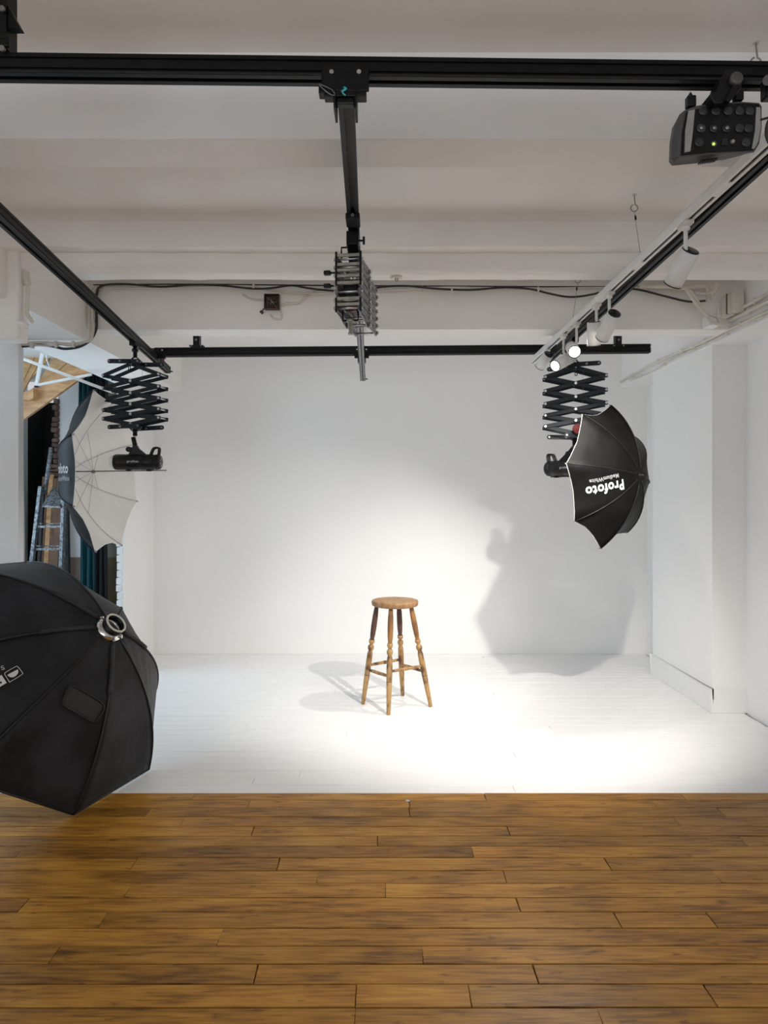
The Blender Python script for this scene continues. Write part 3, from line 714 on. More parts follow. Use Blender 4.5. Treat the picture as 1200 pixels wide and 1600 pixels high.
spot('lit track spotlight lying sideways just above the right scissor hanger', 4.14, W(893, 558, 4.06), W(867, 572, 3.97), True, (-.9, 1.9, 0), .42, 66)
spot('white track spotlight at the far end of the track, facing the back wall', 4.56, W(857, 554, 4.46), W(843, 573, 4.54), False, (-.5, 5.6, 0), .55, 96)
# hooks and suspension wires
def hook(label, pt, wire_to=None, r=.0):
    t = thing('ceiling_hook', pt, label, 'hook', 'metal hooks in the ceiling')
    c = pt+Vector((0, 0, -.062)); pts = [pt+Vector((0, 0, .0)), pt+Vector((.002, 0, -.025)), pt+Vector((.004, 0, -.040))]
    for k in range(9): a = PI*.40-k*PI*.225; pts.append(c+Vector((math.cos(a)*.016, 0, math.sin(a)*.016)))
    B().tube(pts, .0026, 8, 3).build('hook', 'olive', t)
    B().cyl(pt, pt+Vector((0, 0, -.003)), .010).build('hook_plate', 'white_plastic', t)
    if wire_to is not None:
        bb_ = B().tube([c+Vector((0, 0, -.016)), wire_to], .0011, 6, 0); bb_.build('wire', 'satin', t)
        B().cyl(c.lerp(wire_to, .18), c.lerp(wire_to, .25), .0045, n=8).build('wire_grip', 'black_plastic', t)
    return t
def tracktop(px, py): y_ = (ZT+.017-EYE)*F/(HY-py); return Vector((XT-.005, y_, ZT+.017))
hook('metal hook with a wire to the white track, between the beams at right', WH(991, 304, C), tracktop(993, 399))
hook('small hook with a wire to the white track, in front of the cable beam', WH(893, 434, C)+Vector((0, -.14, 0)), tracktop(893, 500))
hook('open metal hook at the top right corner above the nearest rail', WH(1181, 66, C))
uh = thing('ceiling_anchor', WH(619, 430, C), 'small white ceiling anchor with a curled hook right of the folded hanger', 'hook')
p = W(619, 428, 3.50); p = Vector((p.x, 3.50, 2.596)); 
B().lathe(p, (0, 0, -1), [(0, .030), (.006, .030), (.010, .020)], 20).build('rosette', 'white_plastic', uh)
B().tube([p+Vector((0, -.012, 0)), p+Vector((-.004, -.014, -.016)), p+Vector((.002, -.014, -.026)), p+Vector((.008, -.014, -.018)), p+Vector((.008, -.014, -.004))], .003, 8, 3).build('hook', 'olive', uh)

# ================================================================== CABLES, PIPES AND BOXES
YF = 4.327
def cab(label, pts, r, m, cat='cable', group='cables along the beam', Y=YF, clip=None):
    t = thing('cable', W(pts[0][0], pts[0][1], Y), label, cat, group)
    B().tube([W(a, c, Y-r-.002) for a, c in pts], r, 8, 4).build('cable_run', m, t)
    if clip:
        b = B()
        for a, c in clip: q = W(a, c, Y-.010); b.rbox(q, (.012, .014, .030), .002)
        b.build('cable_clip', 'white_plastic', t, split=True)
    return t
cab('thick black cable sagging along the top of the cable beam',
    [(150, 505), (151, 470), (153, 452), (165, 445), (200, 444), (250, 448), (300, 445), (345, 446), (395, 451), (425, 450), (455, 446), (480, 450), (515, 454), (560, 455), (600, 448), (640, 447), (680, 451), (735, 453), (790, 449), (830, 452), (860, 459), (890, 464), (920, 461), (950, 454), (975, 451), (1000, 453), (1040, 463), (1075, 471), (1102, 470)], .0065, 'cable_black', Y=4.298, clip=[(396, 447), (706, 455), (841, 452)])
cab('thin black cable fixed along the top edge of the cable beam', [(146, 445), (300, 444), (515, 446), (700, 447), (900, 448), (1100, 447)], .004, 'cable_black')
cab('white cable running level along the cable beam', [(152, 449), (260, 450), (380, 447), (420, 453), (470, 458), (520, 458), (600, 454), (700, 449), (800, 452), (900, 450), (1000, 449), (1040, 450), (1080, 455), (1100, 458)], .0065, 'cable_white', Y=4.314, clip=[(602, 452), (660, 451), (960, 449), (1030, 449)])
cab('white cable looping from the open box up to the folded hanger', [(437, 476), (441, 495), (436, 499), (427, 497), (422, 491)], .006, 'cable_white')
cab('white cable curving from the folded hanger down into the open box', [(519, 452), (510, 449), (495, 454), (480, 463), (466, 473), (450, 474), (438, 478)], .008, 'cable_white')
cab('white cable dipping into the open box from the left', [(379, 460), (390, 466), (402, 468), (414, 468)], .007, 'cable_white')
# left corner drop
tl = thing('cable', W(143, 450, YF-.02), 'bundle of cables dropping at the left beam corner and along its underside', 'cable', 'cables along the beam')
for k, (pts, r, m) in enumerate([
    ([(153, 452), (150, 470), (151, 500), (150, 515), (144, 528), (134, 537), (120, 543), (100, 545), (82, 541), (60, 539), (40, 541), (26, 541)], .0085, 'cable_black'),
    ([(147, 449), (141, 460), (140, 490), (141, 520), (140, 530), (128, 537), (110, 540), (95, 538), (80, 540), (50, 539), (26, 539)], .007, 'cable_white'),
    ([(151, 447), (145, 458), (144, 490), (146, 515), (142, 530), (134, 534), (112, 537), (92, 536), (60, 535), (26, 536)], .008, 'cable_white')]):
    B().tube([W(a, c, YF-.03-.006*k) for a, c in pts], r, 8, 4).build('cable_run', m, tl)
b = B()
for a, c in ((88, 538), (115, 538), (143, 525), (50, 539)): b.rbox(W(a, c, YF-.04), (.02, .03, .04), .003)
b.build('cable_clip', 'white_plastic', tl, split=True)
# open electrical box on the beam
eb = thing('junction_box', W(425, 472, YF), 'small open electrical box with bare wiring on the cable beam', 'electrical box')
q = W(425, 472, YF-.02)
b = B(); s = .046; dd = .036
b.box((q.x-s, q.y, q.z), (.004, dd, 2*s)); b.box((q.x+s, q.y, q.z), (.004, dd, 2*s)); b.box((q.x, q.y, q.z+s), (2*s, dd, .004)); b.box((q.x, q.y, q.z-s), (2*s, dd, .004)); b.build('box_frame', 'circuit', eb)
B().box((q.x, q.y+.015, q.z), (2*s, .004, 2*s)).build('box_back', 'circuit', eb)
for k in range(8):
    pts = [q+Vector((random.uniform(-.036, .036), random.uniform(-.02, .012), random.uniform(-.036, .036))) for _ in range(4)]
    B().tube(pts, .003, 6, 4).build('wire', ['red_knob', 'olive', 'cable_black', 'satin'][k % 4], eb)
B().tube([q+Vector((-.03, -.02, -.03)), q+Vector((-.05, -.02, -.05)), q+Vector((-.058, -.02, -.062))], .004, 6, 3).build('loose_wire', 'cable_black', eb)
B().rbox(q+Vector((-.062, -.02, -.070)), (.022, .014, .018), .002, Matrix.Rotation(.7, 3, 'Y')).build('connector', 'cable_black', eb)
# right junction box with pipes
jb = thing('junction_box', WX(1120, 478, 2.20), 'closed white junction box with pipes in the corner above the right pilaster', 'electrical box')
q = Vector((2.17, 4.22, EYE+(780-475)*4.22/F))
B().rbox(q, (.075, .13, .125), .004).build('box_cover', 'white_plastic', jb)
B().box(q+Vector((-.0, .0, 0)), (.079, .012, .126)).build('box_seam', 'cable_black', jb)
b = B()
b.tube([W(1000, 447, 4.27), W(1060, 448, 4.27), W(1098, 447, 4.27), W(1106, 452, 4.27), W(1108, 470, 4.27)], .014, 12, 5)
b.tube([W(1121, 443, 4.20), W(1119, 452, 4.20), W(1112, 460, 4.22)], .013, 12, 4); b.build('conduit', 'white_plastic', jb, split=True)
for pts, r in (([(1060, 449), (1076, 453), (1088, 468), (1098, 484), (1106, 496)], .010), ([(1072, 452), (1084, 470), (1095, 482), (1107, 490), (1120, 494), (1132, 496), (1145, 490)], .009),
               ([(1105, 494), (1112, 503), (1122, 507), (1128, 508)], .009), ([(1122, 484), (1122, 495), (1126, 508)], .009), ([(1085, 456), (1100, 459), (1115, 455)], .007)):
    B().tube([W(a, c, 4.16) for a, c in pts], r, 8, 4).build('flex_lead', 'cable_white', jb)
b = B().box(W(1112, 502, 4.22), (.07, .10, .07)); b.build('backing_block', 'wall', jb)
# pipes along the right beam
def pp_(label, pts, r, m='white_plastic', grp='white pipes along the right wall'):
    t = thing('wall_pipe', WX(*pts[0], 2.19), label, 'pipe', grp)
    B().tube([WX(a, c, 2.216-r) for a, c in pts], r, 10, 0).build('pipe', m, t)
    b = B()
    for k in range(len(pts)-1):
        A_ = WX(*pts[k], 2.216-r); B_ = WX(*pts[k+1], 2.216-r); mm_ = A_.lerp(B_, .5); b.rbox(mm_, (.02, .02, r*2+.012), .003)
    b.build('pipe_clip', 'white_plastic', t, split=True)
pp_('upper cream pipe slanting along the right wall from the corner box', [(1130, 497), (1160, 481), (1200, 459)], .012)
pp_('middle white pipe along the right wall below the cream one', [(1108, 515), (1142, 500), (1200, 471), (1260, 442)], .013)
pp_('white conduit running from the back wall up along the right beam', [(970, 597), (1010, 574), (1050, 555), (1085, 541), (1120, 524), (1200, 486), (1260, 456)], .010)
pp_('lower thin cable pipe along the right beam', [(985, 594), (1020, 580), (1060, 556), (1115, 532), (1160, 508), (1200, 491), (1260, 458)], .006, 'cable_white')

# ================================================================== STOOL
SX, SY = .077, 4.77
st = thing('bar_stool', (SX, SY, 0), 'worn round-seated wooden bar stool with turned legs standing on the white floor', 'stool')
SH = .742
B().lathe((SX, SY, SH-.042), (0, 0, 1), [(0, .145), (.004, .158), (.010, .163), (.032, .165), (.039, .162), (.042, .155), (.0415, .12), (.039, .06), (.038, .004)], 48).build('seat', 'stool_seat', st)
def P0(px, py): y_ = EYE*F/(py-HY); return Vector(((px-600)*y_/F, y_, 0))
feet = [P0(607, 1117), P0(567, 1100), P0(629, 1087), P0(673, 1104)]
tops = [Vector((SX+dx, SY+dy, SH-.040)) for dx, dy in ((-.030, -.112), (-.128, -.030), (.030, .105), (.112, .012))]
def legprof(L):
    return [(0, .0125), (.004, .0135), (L*.30, .0195), (L*.302, .0180), (L*.306, .0180), (L*.308, .0196), (L*.45, .0205), (L*.52, .0190), (L*.545, .0150), (L*.558, .0150), (L*.565, .0200), (L*.59, .0218), (L*.605, .0175), (L*.612, .0122), (L*.622, .0122), (L*.63, .0185), (L*.648, .0208), (L*.664, .0180), (L*.672, .0135), (L*.68, .0150), (L*.72, .0180), (L*.80, .0200), (L*.90, .0190), (L*.97, .0155), (L, .0140)]
for k, (f_, t_) in enumerate(zip(feet, tops)):
    d = t_-f_; L = d.length; pr = legprof(L)
    lo_ = [q for q in pr if q[0] <= L*.664]; hi_ = [q for q in pr if q[0] >= L*.664]
    lg = B().lathe(f_, d, lo_, 20).build('leg', 'stool_worn', st)
    B().lathe(f_, d, hi_, 20).build('upper_leg', 'stool_leg' if k in (0, 3) else 'stool_dark', lg)
    b = B().lathe(f_, d, [(L*.3005, .0183), (L*.3015, .0190), (L*.3065, .0190), (L*.3075, .0183)], 20, True); b.build('ring_groove', 'stool_dark', lg)
def on(k, t): return feet[k].lerp(tops[k], t)
for i, j, t in ((0, 1, .355), (1, 2, .40), (2, 3, .345), (3, 0, .40)):
    a = on(i, t); c = on(j, t); d = c-a; L = d.length
    B().lathe(a, d, [(0, .008), (L*.2, .0105), (L*.42, .0115), (L*.44, .009), (L*.46, .0125), (L*.54, .0125), (L*.56, .009), (L*.58, .0115), (L*.8, .0105), (L, .008)], 14).build('stretcher', 'stool_worn', st)

# ================================================================== OCTAGONAL SOFTBOX
ring = Vector((-1.359, 3.350, .805)); ax = Vector((-.7334, .2469, -.6334)).normalized()
CC = Vector((-1.726, 3.4812, .504))
V = [Vector(v) for v in ((-1.421, 3.103, .008), (-1.253, 3.61, .012), (-1.363, 4.042, .302), (-1.685, 4.145, .745), (-2.031, 3.859, 1.09), (-2.199, 3.352, 1.10), (-2.089, 2.92, .706), (-1.767, 2.817, .292))]
sb = thing('octagonal_softbox', (ring.x, ring.y, 0), 'large black octagonal softbox resting on the floor at the left edge, ring towards the camera', 'softbox')
D = (CC-ring).dot(ax)
def rod(k, t, off=0):
    v = V[k % 8]; rv = (v-CC); R_ = rv.length; e = rv.normalized()
    p0 = ring+e*.066; p2 = v; mid = (p0+p2)/2+(e*.70-ax*.72)*.076; ctl = mid*2-(p0+p2)/2
    p_ = p0*(1-t)**2+ctl*2*t*(1-t)+p2*t*t
    return p_+(e*.6-ax*.8)*off
def pan(k, u, t, off=0):
    p_ = rod(k, t, off).lerp(rod(k+1, t, off), u); m_ = ring+ax*((p_-ring).dot(ax))
    return p_+(m_-p_)*(.030*math.sin(PI*u)*math.sin(PI*min(1, t*1.05)))
for k in range(8):
    b = B(); NT, NU = 20, 10; vs = []
    for i in range(NT+1):
        for j in range(NU+1):
            p_ = pan(k, j/NU, i/NT); wob = .004*math.sin(i*1.7+k*2+j*.9)*math.sin(PI*j/NU)*(1-i/NT*.6)
            vs.append(p_-ax*wob)
    b._mk(vs, [(i*(NU+1)+j, i*(NU+1)+j+1, (i+1)*(NU+1)+j+1, (i+1)*(NU+1)+j) for i in range(NT) for j in range(NU)], True)
    o = b.build('fabric_panel', 'fabric', sb); md = o.modifiers.new('s', 'SOLIDIFY'); md.thickness = .002; md.offset = 0
    B().tube([rod(k, i/16, .003) for i in range(17)], .0042, 8, 0).build('seam_piping', 'piping', sb)
b = B()
for k in range(8): b.tube([V[k], V[(k+1) % 8]], .005, 8, 0)
b.build('rim_piping', 'piping', sb)
b = B(); b._mk([CC-ax*.02]+[CC-ax*.02+(v-CC)*.93 for v in V], [(0, i+1, (i+1) % 8+1) for i in range(8)]); b.build('diffuser', 'umb_white', sb)
# reinforcement sleeves where rods meet the ring
for k in (0, 2, 5, 6):
    b = B().tube([rod(k, t_, .006) for t_ in (0.02, .12, .22, .30)], .011, 8, 3); b.build('rod_sleeve', 'pocket', sb)
# speed ring
B().lathe(ring, -ax, [(-.012, .066), (-.002, .071), (.010, .069), (.018, .058), (.022, .055), (.022, .040), (-.012, .040)], 40, True).build('ring_base', 'chrome', sb)
B().lathe(ring, -ax, [(.015, .052), (.030, .053), (.032, .056), (.040, .056), (.042, .052), (.056, .052), (.056, .045), (.015, .045)], 40, True).build('ring_collar', 'black_plastic', sb)
B().lathe(ring, -ax, [(.054, .0545), (.060, .0550), (.063, .052), (.060, .046), (.054, .046)], 40, True).build('ring_lip', 'white_plastic', sb)
B().lathe(ring, -ax, [(.016, .001), (.016, .0445), (.012, .0445)], 32).build('ring_inside', 'shell', sb)
e1 = (V[0]-CC).normalized(); b = B()
for k in (0, 1, 4, 5): e = (V[k]-CC).normalized(); b.rbox(ring-ax*.016+e*.064, (.016, .016, .018), .003)
b.build('ring_socket', 'chrome', sb, split=True)
# pocket flap on the panel between rods 7 and 0 ; logo on the panel 6-7
def near_panel(k, px, py):
    best = None
    for i in range(41):
        for j in range(21):
            p_ = pan(k, j/20, i/40, .004); d_ = (600+p_.x*F/p_.y-px)**2+(780-(p_.z-EYE)*F/p_.y-py)**2
            if best is None or d_ < best[0]: best = (d_, i/40, j/20)
    return best
def strip(k, pts, off):
    out = []
    for a_, c_ in pts: d_, t_, u_ = near_panel(k, a_, c_); out.append(pan(k, u_, t_, off))
    return out
cq = [near_panel(7, *c_)[1:] for c_ in ((108, 1070), (166, 1099), (146, 1132), (96, 1103))]
def fl_pt(u_, v_, off):
    a_ = [cq[0][i]*(1-u_)+cq[1][i]*u_ for i in (0, 1)]; b_ = [cq[3][i]*(1-u_)+cq[2][i]*u_ for i in (0, 1)]
    return pan(7, a_[1]*(1-v_)+b_[1]*v_, a_[0]*(1-v_)+b_[0]*v_, off)
b = B(); vs = []
for off in (.001, .010):
    for i in range(11):
        for j in range(9): vs.append(fl_pt(i/10, j/8, off))
fs = [(o_+i*9+j, o_+(i+1)*9+j, o_+(i+1)*9+j+1, o_+i*9+j+1) for o_ in (0, 99) for i in range(10) for j in range(8)]
ring_ = [i*9 for i in range(11)]+[90+j for j in range(1, 9)]+[i*9+8 for i in range(9, -1, -1)]+[j for j in range(7, 0, -1)]
fs += [(ring_[i], ring_[(i+1) % len(ring_)], ring_[(i+1) % len(ring_)]+99, ring_[i]+99) for i in range(len(ring_))]
b._mk(vs, fs, True); pk = b.build('pocket_flap', 'pocket', sb)
edge = [fl_pt(*q, .011) for q in ((.12, 0), (.5, 0), (.88, 0), (1, .15), (1, .5), (1, .85), (.88, 1), (.5, 1), (.12, 1), (0, .85), (0, .5), (0, .15))]
B().tube(edge, .0034, 6, 3, True).build('pocket_piping', 'piping', pk)
# part of the white logo visible at the picture edge (panel 6-7)
c0 = strip(6, [(20, 1058)], .010)[0]; cx = strip(6, [(32, 1048)], .010)[0]; cy = strip(6, [(10, 1040)], .010)[0]
nl = (cx-c0).cross(cy-c0).normalized(); nl = -nl if nl.dot(ax) > 0 else nl
def pl_pt(px, py, off=.003):
    """point on the panel's tangent plane along the sight line"""
    d_ = Vector(((px-600)/F, 1, (HY-py)/F)); o_ = Vector((0, 0, EYE)); tt = (c0+nl*off-o_).dot(nl)/d_.dot(nl); return o_+d_*tt
sc = 60/738
def L2(x, y): return (x*sc, 990+y*sc)
fr = [L2(*p_) for p_ in ((108, 745), (300, 636), (345, 640), (425, 745), (422, 785), (205, 920), (178, 922), (95, 790), (95, 765))]
B().tube([pl_pt(*p_) for p_ in fr], .0014, 6, 3, True).build('logo_frame', 'print', sb)
hd = [L2(*p_) for p_ in ((140, 793), (342, 686), (355, 730), (340, 775), (300, 815), (250, 840), (200, 838), (160, 820))]
B().prism([pl_pt(*p_) for p_ in hd], nl*.0008).build('logo_half_disc', 'print', sb)
lt = [L2(*p_) for p_ in ((-150, 905), (30, 795), (130, 945), (-60, 1060))]
B().prism([pl_pt(*p_) for p_ in lt], nl*.0008).build('logo_letter', 'print', sb)
dt = [L2(15+22*math.cos(a*PI/4), 940+22*math.sin(a*PI/4)) for a in range(8)]
B().prism([pl_pt(*p_, .0045) for p_ in dt], nl*.0008).build('logo_letter_hole', 'fabric', sb)
ss = [L2(*p_) for p_ in ((72, 622), (40, 622), (22, 640), (30, 655), (60, 655), (84, 668), (80, 685), (50, 692), (28, 684))]
B().tube([pl_pt(*p_) for p_ in ss], .0013, 6, 3).build('logo_small_letter', 'print', sb)

# ================================================================== CONTROL LAMP UNIT ON THE FRONT RAIL (top right)
YU = 1.70
un = thing('studio_light_unit', W(1118, 200, YU), 'black studio lamp housing with dials hanging from the nearest rail at top right', 'studio light')
def U(px, py, y): return W(px, py, y)
front_poly = [(1070, 172), (1090, 165), (1120, 161), (1160, 159), (1186, 161), (1190, 166), (1190, 200), (1186, 225), (1178, 238), (1150, 238), (1110, 241), (1062, 246), (1057, 243), (1059, 215), (1063, 190)]
back_poly = [(1058, 186), (1080, 176), (1120, 170), (1155, 168), (1172, 170), (1176, 176), (1176, 205), (1168, 232), (1155, 244), (1130, 250), (1090, 255), (1050, 259), (1045, 253), (1046, 225), (1050, 200)]
b = B(); n_ = len(front_poly); Fp = [U(a, c, YU) for a, c in front_poly]; Bp = [U(a, c, YU+.03) for a, c in back_poly]
Mp = [(p_.lerp(q_, .5))+Vector((-.004, 0, 0)) for p_, q_ in zip(Fp, Bp)]
Ep = [U(1112+(a-1112)*.86, 210+(c-210)*.86, YU+.11) for a, c in back_poly]
b._mk(Fp+Mp+Bp+Ep, [(k_*n_+i, k_*n_+(i+1) % n_, (k_+1)*n_+(i+1) % n_, (k_+1)*n_+i) for k_ in range(3) for i in range(n_)]+[tuple(range(n_)), tuple(range(3*n_, 4*n_))])
b.build('shell', 'shell', un)
B().prism([U(a, c, YU-.001) for a, c in [(1072, 175), (1120, 164), (1160, 162), (1185, 164), (1187, 200), (1182, 225), (1176, 235), (1110, 238), (1064, 243), (1066, 205)]], (0, -.003, 0)).build('front_panel', 'black_plastic', un)
B().prism([U(a, c, YU-.004) for a, c in [(1075, 174), (1085, 172), (1082, 205), (1078, 237), (1069, 239), (1070, 205)]], (0, -.003, 0)).build('side_strip', 'panel_grey', un)
B().prism([U(a, c, YU-.004) for a, c in [(1181, 168), (1187, 169), (1188, 200), (1184, 222), (1178, 233), (1174, 233), (1179, 205)]], (0, -.003, 0)).build('side_strip', 'panel_grey', un)
for ri, (yy_, xs) in enumerate(((174, (1098, 1118, 1137, 1155, 1171)), (201, (1095, 1115, 1135, 1155, 1169)), (223, (1092, 1165)))):
    for xq in xs:
        q = U(xq, yy_, YU-.004); B().lathe(q, (0, -1, 0), [(0, .0115), (.003, .0115), (.004, .009), (.004, .002)], 18).build('dial', 'knob' if not (ri == 1 and xq in (1115, 1135)) else 'rail_lip', un)
        if ri == 1 and xq < 1140: B().lathe(q+Vector((0, -.004, 0)), (0, -1, 0), [(0, .006), (.002, .0045), (.003, .001)], 12).build('dial_cap', 'satin', un)
B().lathe(U(1115, 225, YU-.004), (0, -1, 0), [(0, .0075), (.002, .0075)], 14).build('lamp_bezel', 'shell', un)
B().lathe(U(1115, 225, YU-.006), (0, -1, 0), [(0, .004), (.002, .003)], 12).build('indicator_lamp', 'led', un)
B().rbox(U(1132, 222, YU-.005), (.016, .004, .018), .002).build('display', 'rail_lip', un)
B().lathe(U(1144, 222, YU-.004), (0, -1, 0), [(0, .0055), (.006, .004)], 12).build('toggle', 'panel_grey', un)
b = B()
for k_ in range(8): b.box(U(1094+k_*3.4, 253.5-k_*.5, YU+.016), (.002, .02, .004))
b.build('vent_slot', 'black_plastic', un, split=True)
for px_, py_ in ((1079, 160), (1153, 150)):
    b = B().rbox(U(px_, py_, YU+.01), (.022, .020, .028), .003); b.prism([U(px_-4, py_-8, YU+.01), U(px_, py_-17, YU+.01), U(px_+6, py_-8, YU+.01)], (0, .01, 0)); b.build('top_clip', 'black_plastic', un)
b = B(); b.prism([U(a, c, YU-.03) for a, c in [(1126, 122), (1136, 109), (1158, 111), (1160, 135), (1152, 146), (1140, 160), (1117, 162), (1108, 148), (1120, 140)]], (0, .05, 0)); b.build('clamp_body', 'black_plastic', un, bevel=.003)
B().lathe(U(1148, 126, YU-.030), (0, -1, 0), [(0, .016), (.010, .016), (.013, .013), (.013, .004)], 20).build('clamp_knob', 'shell', un)
B().span(U(1135, 160, YU-.035), U(1150, 132, YU-.035), .012, .010, up=(0, 1, 0)).build('clamp_lever', 'black_plastic', un)
# loop of black cable at the right edge
cl = thing('cable', W(1196, 190, 1.66), 'loop of black cable hanging at the top right edge beside the lamp housing', 'cable')
pts = [(1189, 187), (1200, 184), (1215, 180)]; B().tube([W(a, c, YU-.01) for a, c in pts], .003, 8, 4).build('cable_run', 'cable_black', cl)
pts = [(1212, 183), (1203, 187), (1198, 200), (1199, 216), (1207, 228), (1218, 224), (1224, 200)]; B().tube([W(a, c, YU-.02) for a, c in pts], .0045, 8, 4).build('cable_loop', 'cable_black', cl)
cb = thing('rail_clamp', W(1198, 135, 1.70), 'black clamp just entering at the right end of the nearest rail', 'rail clamp')
B().rbox(W(1201, 140, 1.685), (.028, .03, .05), .004).build('plate', 'black', cb); B().cyl(W(1200, 125, 1.665), W(1200, 125, 1.65), .012).build('knob', 'shell', cb)

# ================================================================== STAIR ROOM
YS = 6.6
sr = thing('staircase', W(70, 610, YS), 'varnished pine staircase rising behind the left beam', 'staircase')
def pp(poly, Y, th, name, m): return B().prism([W(a, c, Y) for a, c in poly], (0, th, 0)).build(name, m, sr)
pp([(10, 674), (29, 661), (116, 598), (140, 582), (139, 560), (118, 562), (55, 604), (10, 634)], YS, .04, 'stringer', 'pine')
# underside boards of the flight, behind the stringer, each its own board
for k in range(5):
    a0 = k*15; b = B()
    pts = [(5+a0, 640-a0*.95), (20+a0, 628-a0*.95), (60+a0*.9, 545-a0*.1), (46+a0*.9, 545-a0*.1)]
    if k == 2: pts = [(36, 600), (55, 585), (92, 543), (78, 543)]
    if k == 3: pts = [(56, 604), (80, 588), (112, 560), (92, 543)]
    if k == 4: pts = [(80, 590), (120, 565), (138, 586), (112, 556)]
    pp(pts, YS+.10+.012*k, .02, 'underside_board', 'pine2')
pp([(30, 616), (52, 607), (52, 622), (46, 625), (31, 624)], YS-.10, .10, 'tread', 'pine')
pp([(92, 560), (96, 552), (138, 582), (138, 588)], YS+.02, .03, 'riser', 'pine')
pp([(5, 560), (60, 540), (62, 528), (5, 528)], YS+.2, .02, 'landing_edge', 'pine')
wr = thing('white_pole', W(28, 558, 5.3), 'long white pole sloping down across the pine staircase', 'pole')
B().cyl(W(176, 613, 5.3)+(W(18, 554, 5.3)-W(176, 613, 5.3))*1.92, W(176, 613, 5.3), .012, n=12).build('pole', 'white_metal', wr)
B().cyl(W(176, 613, 5.3), W(180, 614.5, 5.3), .008, n=10).build('pole_tip', 'satin', wr)
vb = thing('wall_bracket', W(57, 603, 5.4), 'white angled V-shaped bracket in front of the pine staircase', 'bracket')
B().span(W(66, 552, 5.4), W(57, 602, 5.4), .022, .022).build('bracket_arm', 'white_metal', vb)
B().span(W(57, 602, 5.4), W(143, 585, 5.4), .018, .018).build('bracket_arm', 'white_metal', vb)
B().rbox(W(57, 604, 5.4), (.028, .026, .010), .002).build('end_cap', 'black_plastic', vb)
bh = thing('wall_hook', W(74, 560, 5.6), 'small white wire hook beside the V bracket', 'hook')
B().tube([W(72, 552, 5.6), W(73, 562, 5.6), W(77, 573, 5.6)], .004, 6, 3).build('hook', 'white_metal', bh)
def curtain(label, x0, x1, z0, z1, Y, m, folds):
    t = thing('curtain', ((x0+x1)/2, Y, 0), label, 'curtain')
    b = B(); n_ = folds*10; vs = []
    for i in range(n_+1):
        u = i/n_; x_ = x0+(x1-x0)*u
        for zq in range(7): zz_ = z0+(z1-z0)*zq/6; vs.append((x_+.008*math.sin(zq+i*.3), Y+.035*math.sin(u*folds*2*PI+.25*math.sin(zq)), zz_))
    b._mk(vs, [(i*7+k_, (i+1)*7+k_, (i+1)*7+k_+1, i*7+k_+1) for i in range(n_) for k_ in range(6)], True)
    o = b.build('cloth', m, t); md = o.modifiers.new('s', 'SOLIDIFY'); md.thickness = .004
    B().cyl((x0-.03, Y, z1+.012), (x1+.03, Y, z1+.012), .010).build('curtain_rod', 'black_plastic', t)
Yc = 7.2
curtain('teal floor-length curtain with folds behind the left umbrella', xx(124, Yc), xx(160, Yc), .02, zz(572, Yc), Yc, 'teal', 4)
curtain('black curtain hanging just right of the teal one', xx(146, Yc-.14), xx(168, Yc-.14), .02, zz(572, Yc), Yc-.14, 'dark_cloth', 3)
curtain('pale grey sheet hanging along the left side of the dark doorway', xx(20, 7.5), xx(38, 7.5), .02, zz(600, 7.5), 7.5, 'wall', 2)
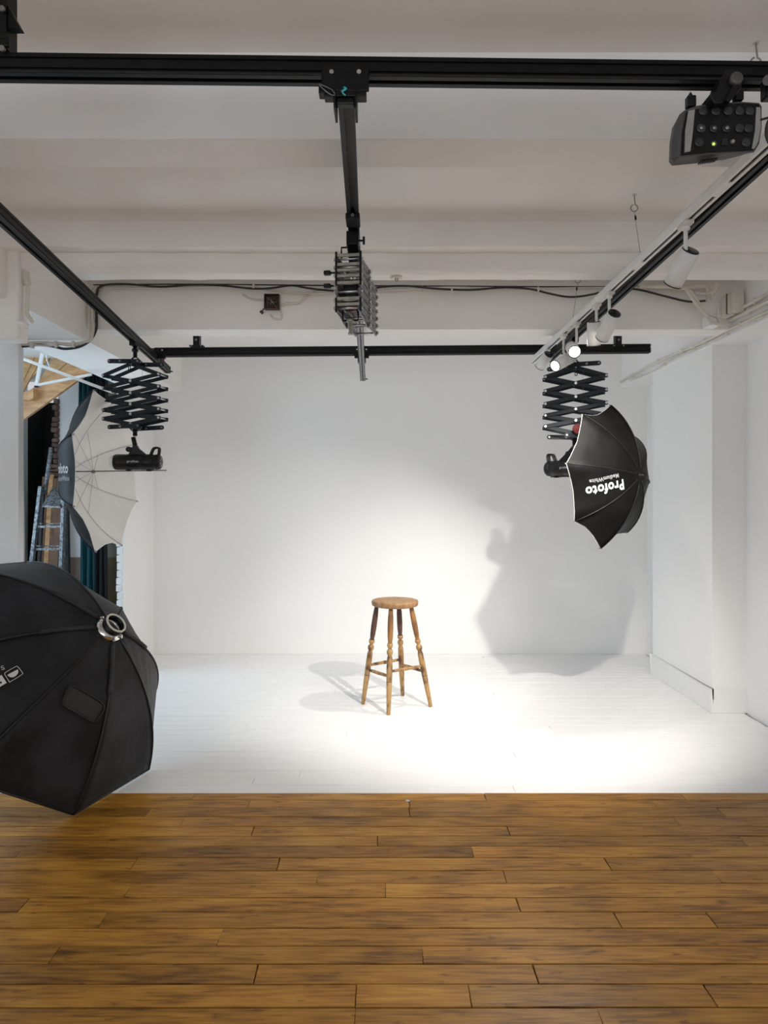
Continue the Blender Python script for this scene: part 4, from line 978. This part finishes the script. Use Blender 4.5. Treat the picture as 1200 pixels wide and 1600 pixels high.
# step ladder
YD = 6.5
ld = thing('step_ladder', (W(75, 800, YD).x, YD, 0), 'paint-spattered aluminium step ladder in front of the dark doorway', 'ladder')
def gl(px, py, Y=YD): return W(px, py, Y)
def ext(a, c, Y0=YD, dy=0):                       # continue a stile to the floor
    A_ = W(a[0], a[1], Y0); C_ = W(c[0], c[1], Y0+dy); d = C_-A_; return A_, A_+d*((A_.z)/(A_.z-C_.z))
for a, c, wd in (((64, 760), (50, 878), .030), ((100.5, 760), (96, 885), .030)):
    A_, C_ = ext(a, c, YD, -.06); B().span(A_, C_, wd, .05, up=(0, 1, 0)).build('stile', 'spatter', ld)
A_, C_ = ext((104, 766), (106, 880), YD+.10, .18); B().span(A_, C_, .03, .05, up=(0, 1, 0)).build('rear_leg', 'knob', ld)
A_, C_ = ext((68, 766), (62, 880), YD+.10, .18); B().span(A_, C_, .02, .04, up=(0, 1, 0)).build('rear_leg', 'knob', ld)
B().cyl(gl(80, 699, YD+.05), gl(70, 772, YD+.03), .020, n=12).build('hand_post', 'spatter', ld)
B().prism([W(66, 790, YD-.06), W(94, 791, YD-.06), W(101, 762, YD+.10), W(82, 761, YD+.10)], (0, 0, -.015)).build('platform', 'spatter', ld)
for k_, yy_ in enumerate((822, 857, 892, 927, 962)):
    t_ = (yy_-760)/118; xl = 64-14*t_+1; xr = 100-4.4*t_; 
    b = B(); b.span(W(xl, yy_+1, YD-.03*t_-.02), W(xr, yy_+1, YD-.03*t_-.02), .012, .02); b.span(W(xl+1, yy_-4, YD-.03*t_+.06), W(xr-1, yy_-4, YD-.03*t_+.06), .01, .012)
    b.prism([W(xl, yy_, YD-.03*t_-.02), W(xr, yy_, YD-.03*t_-.02), W(xr, yy_, YD-.03*t_-.02)+Vector((0, .08, 0)), W(xl, yy_, YD-.03*t_-.02)+Vector((0, .08, 0))], (0, 0, -.006)); b.build('step', 'spatter', ld)
lb = ['tall brown board leaning behind the ladder, leftmost', 'tall light brown board leaning behind the ladder, middle', 'tall dark brown board leaning behind the ladder, rightmost']
for k_, (px_, wd_, top_, m_) in enumerate(((72, .06, 745, 'brown_board'), (81, .05, 742, 'pine'), (92, .10, 748, 'brown_board'))):
    A_ = Vector((xx(px_, 7.35)-.02, 7.18, 0.0)); T_ = Vector((xx(px_, 7.45), 7.44, zz(top_, 7.45)))
    t_ = thing('wood_board', A_, lb[k_], 'board', 'boards leaning behind the ladder'); B().span(A_+Vector((0, 0, .012)), T_, wd_, .022, up=(0, -1, .1)).build('board', m_, t_)
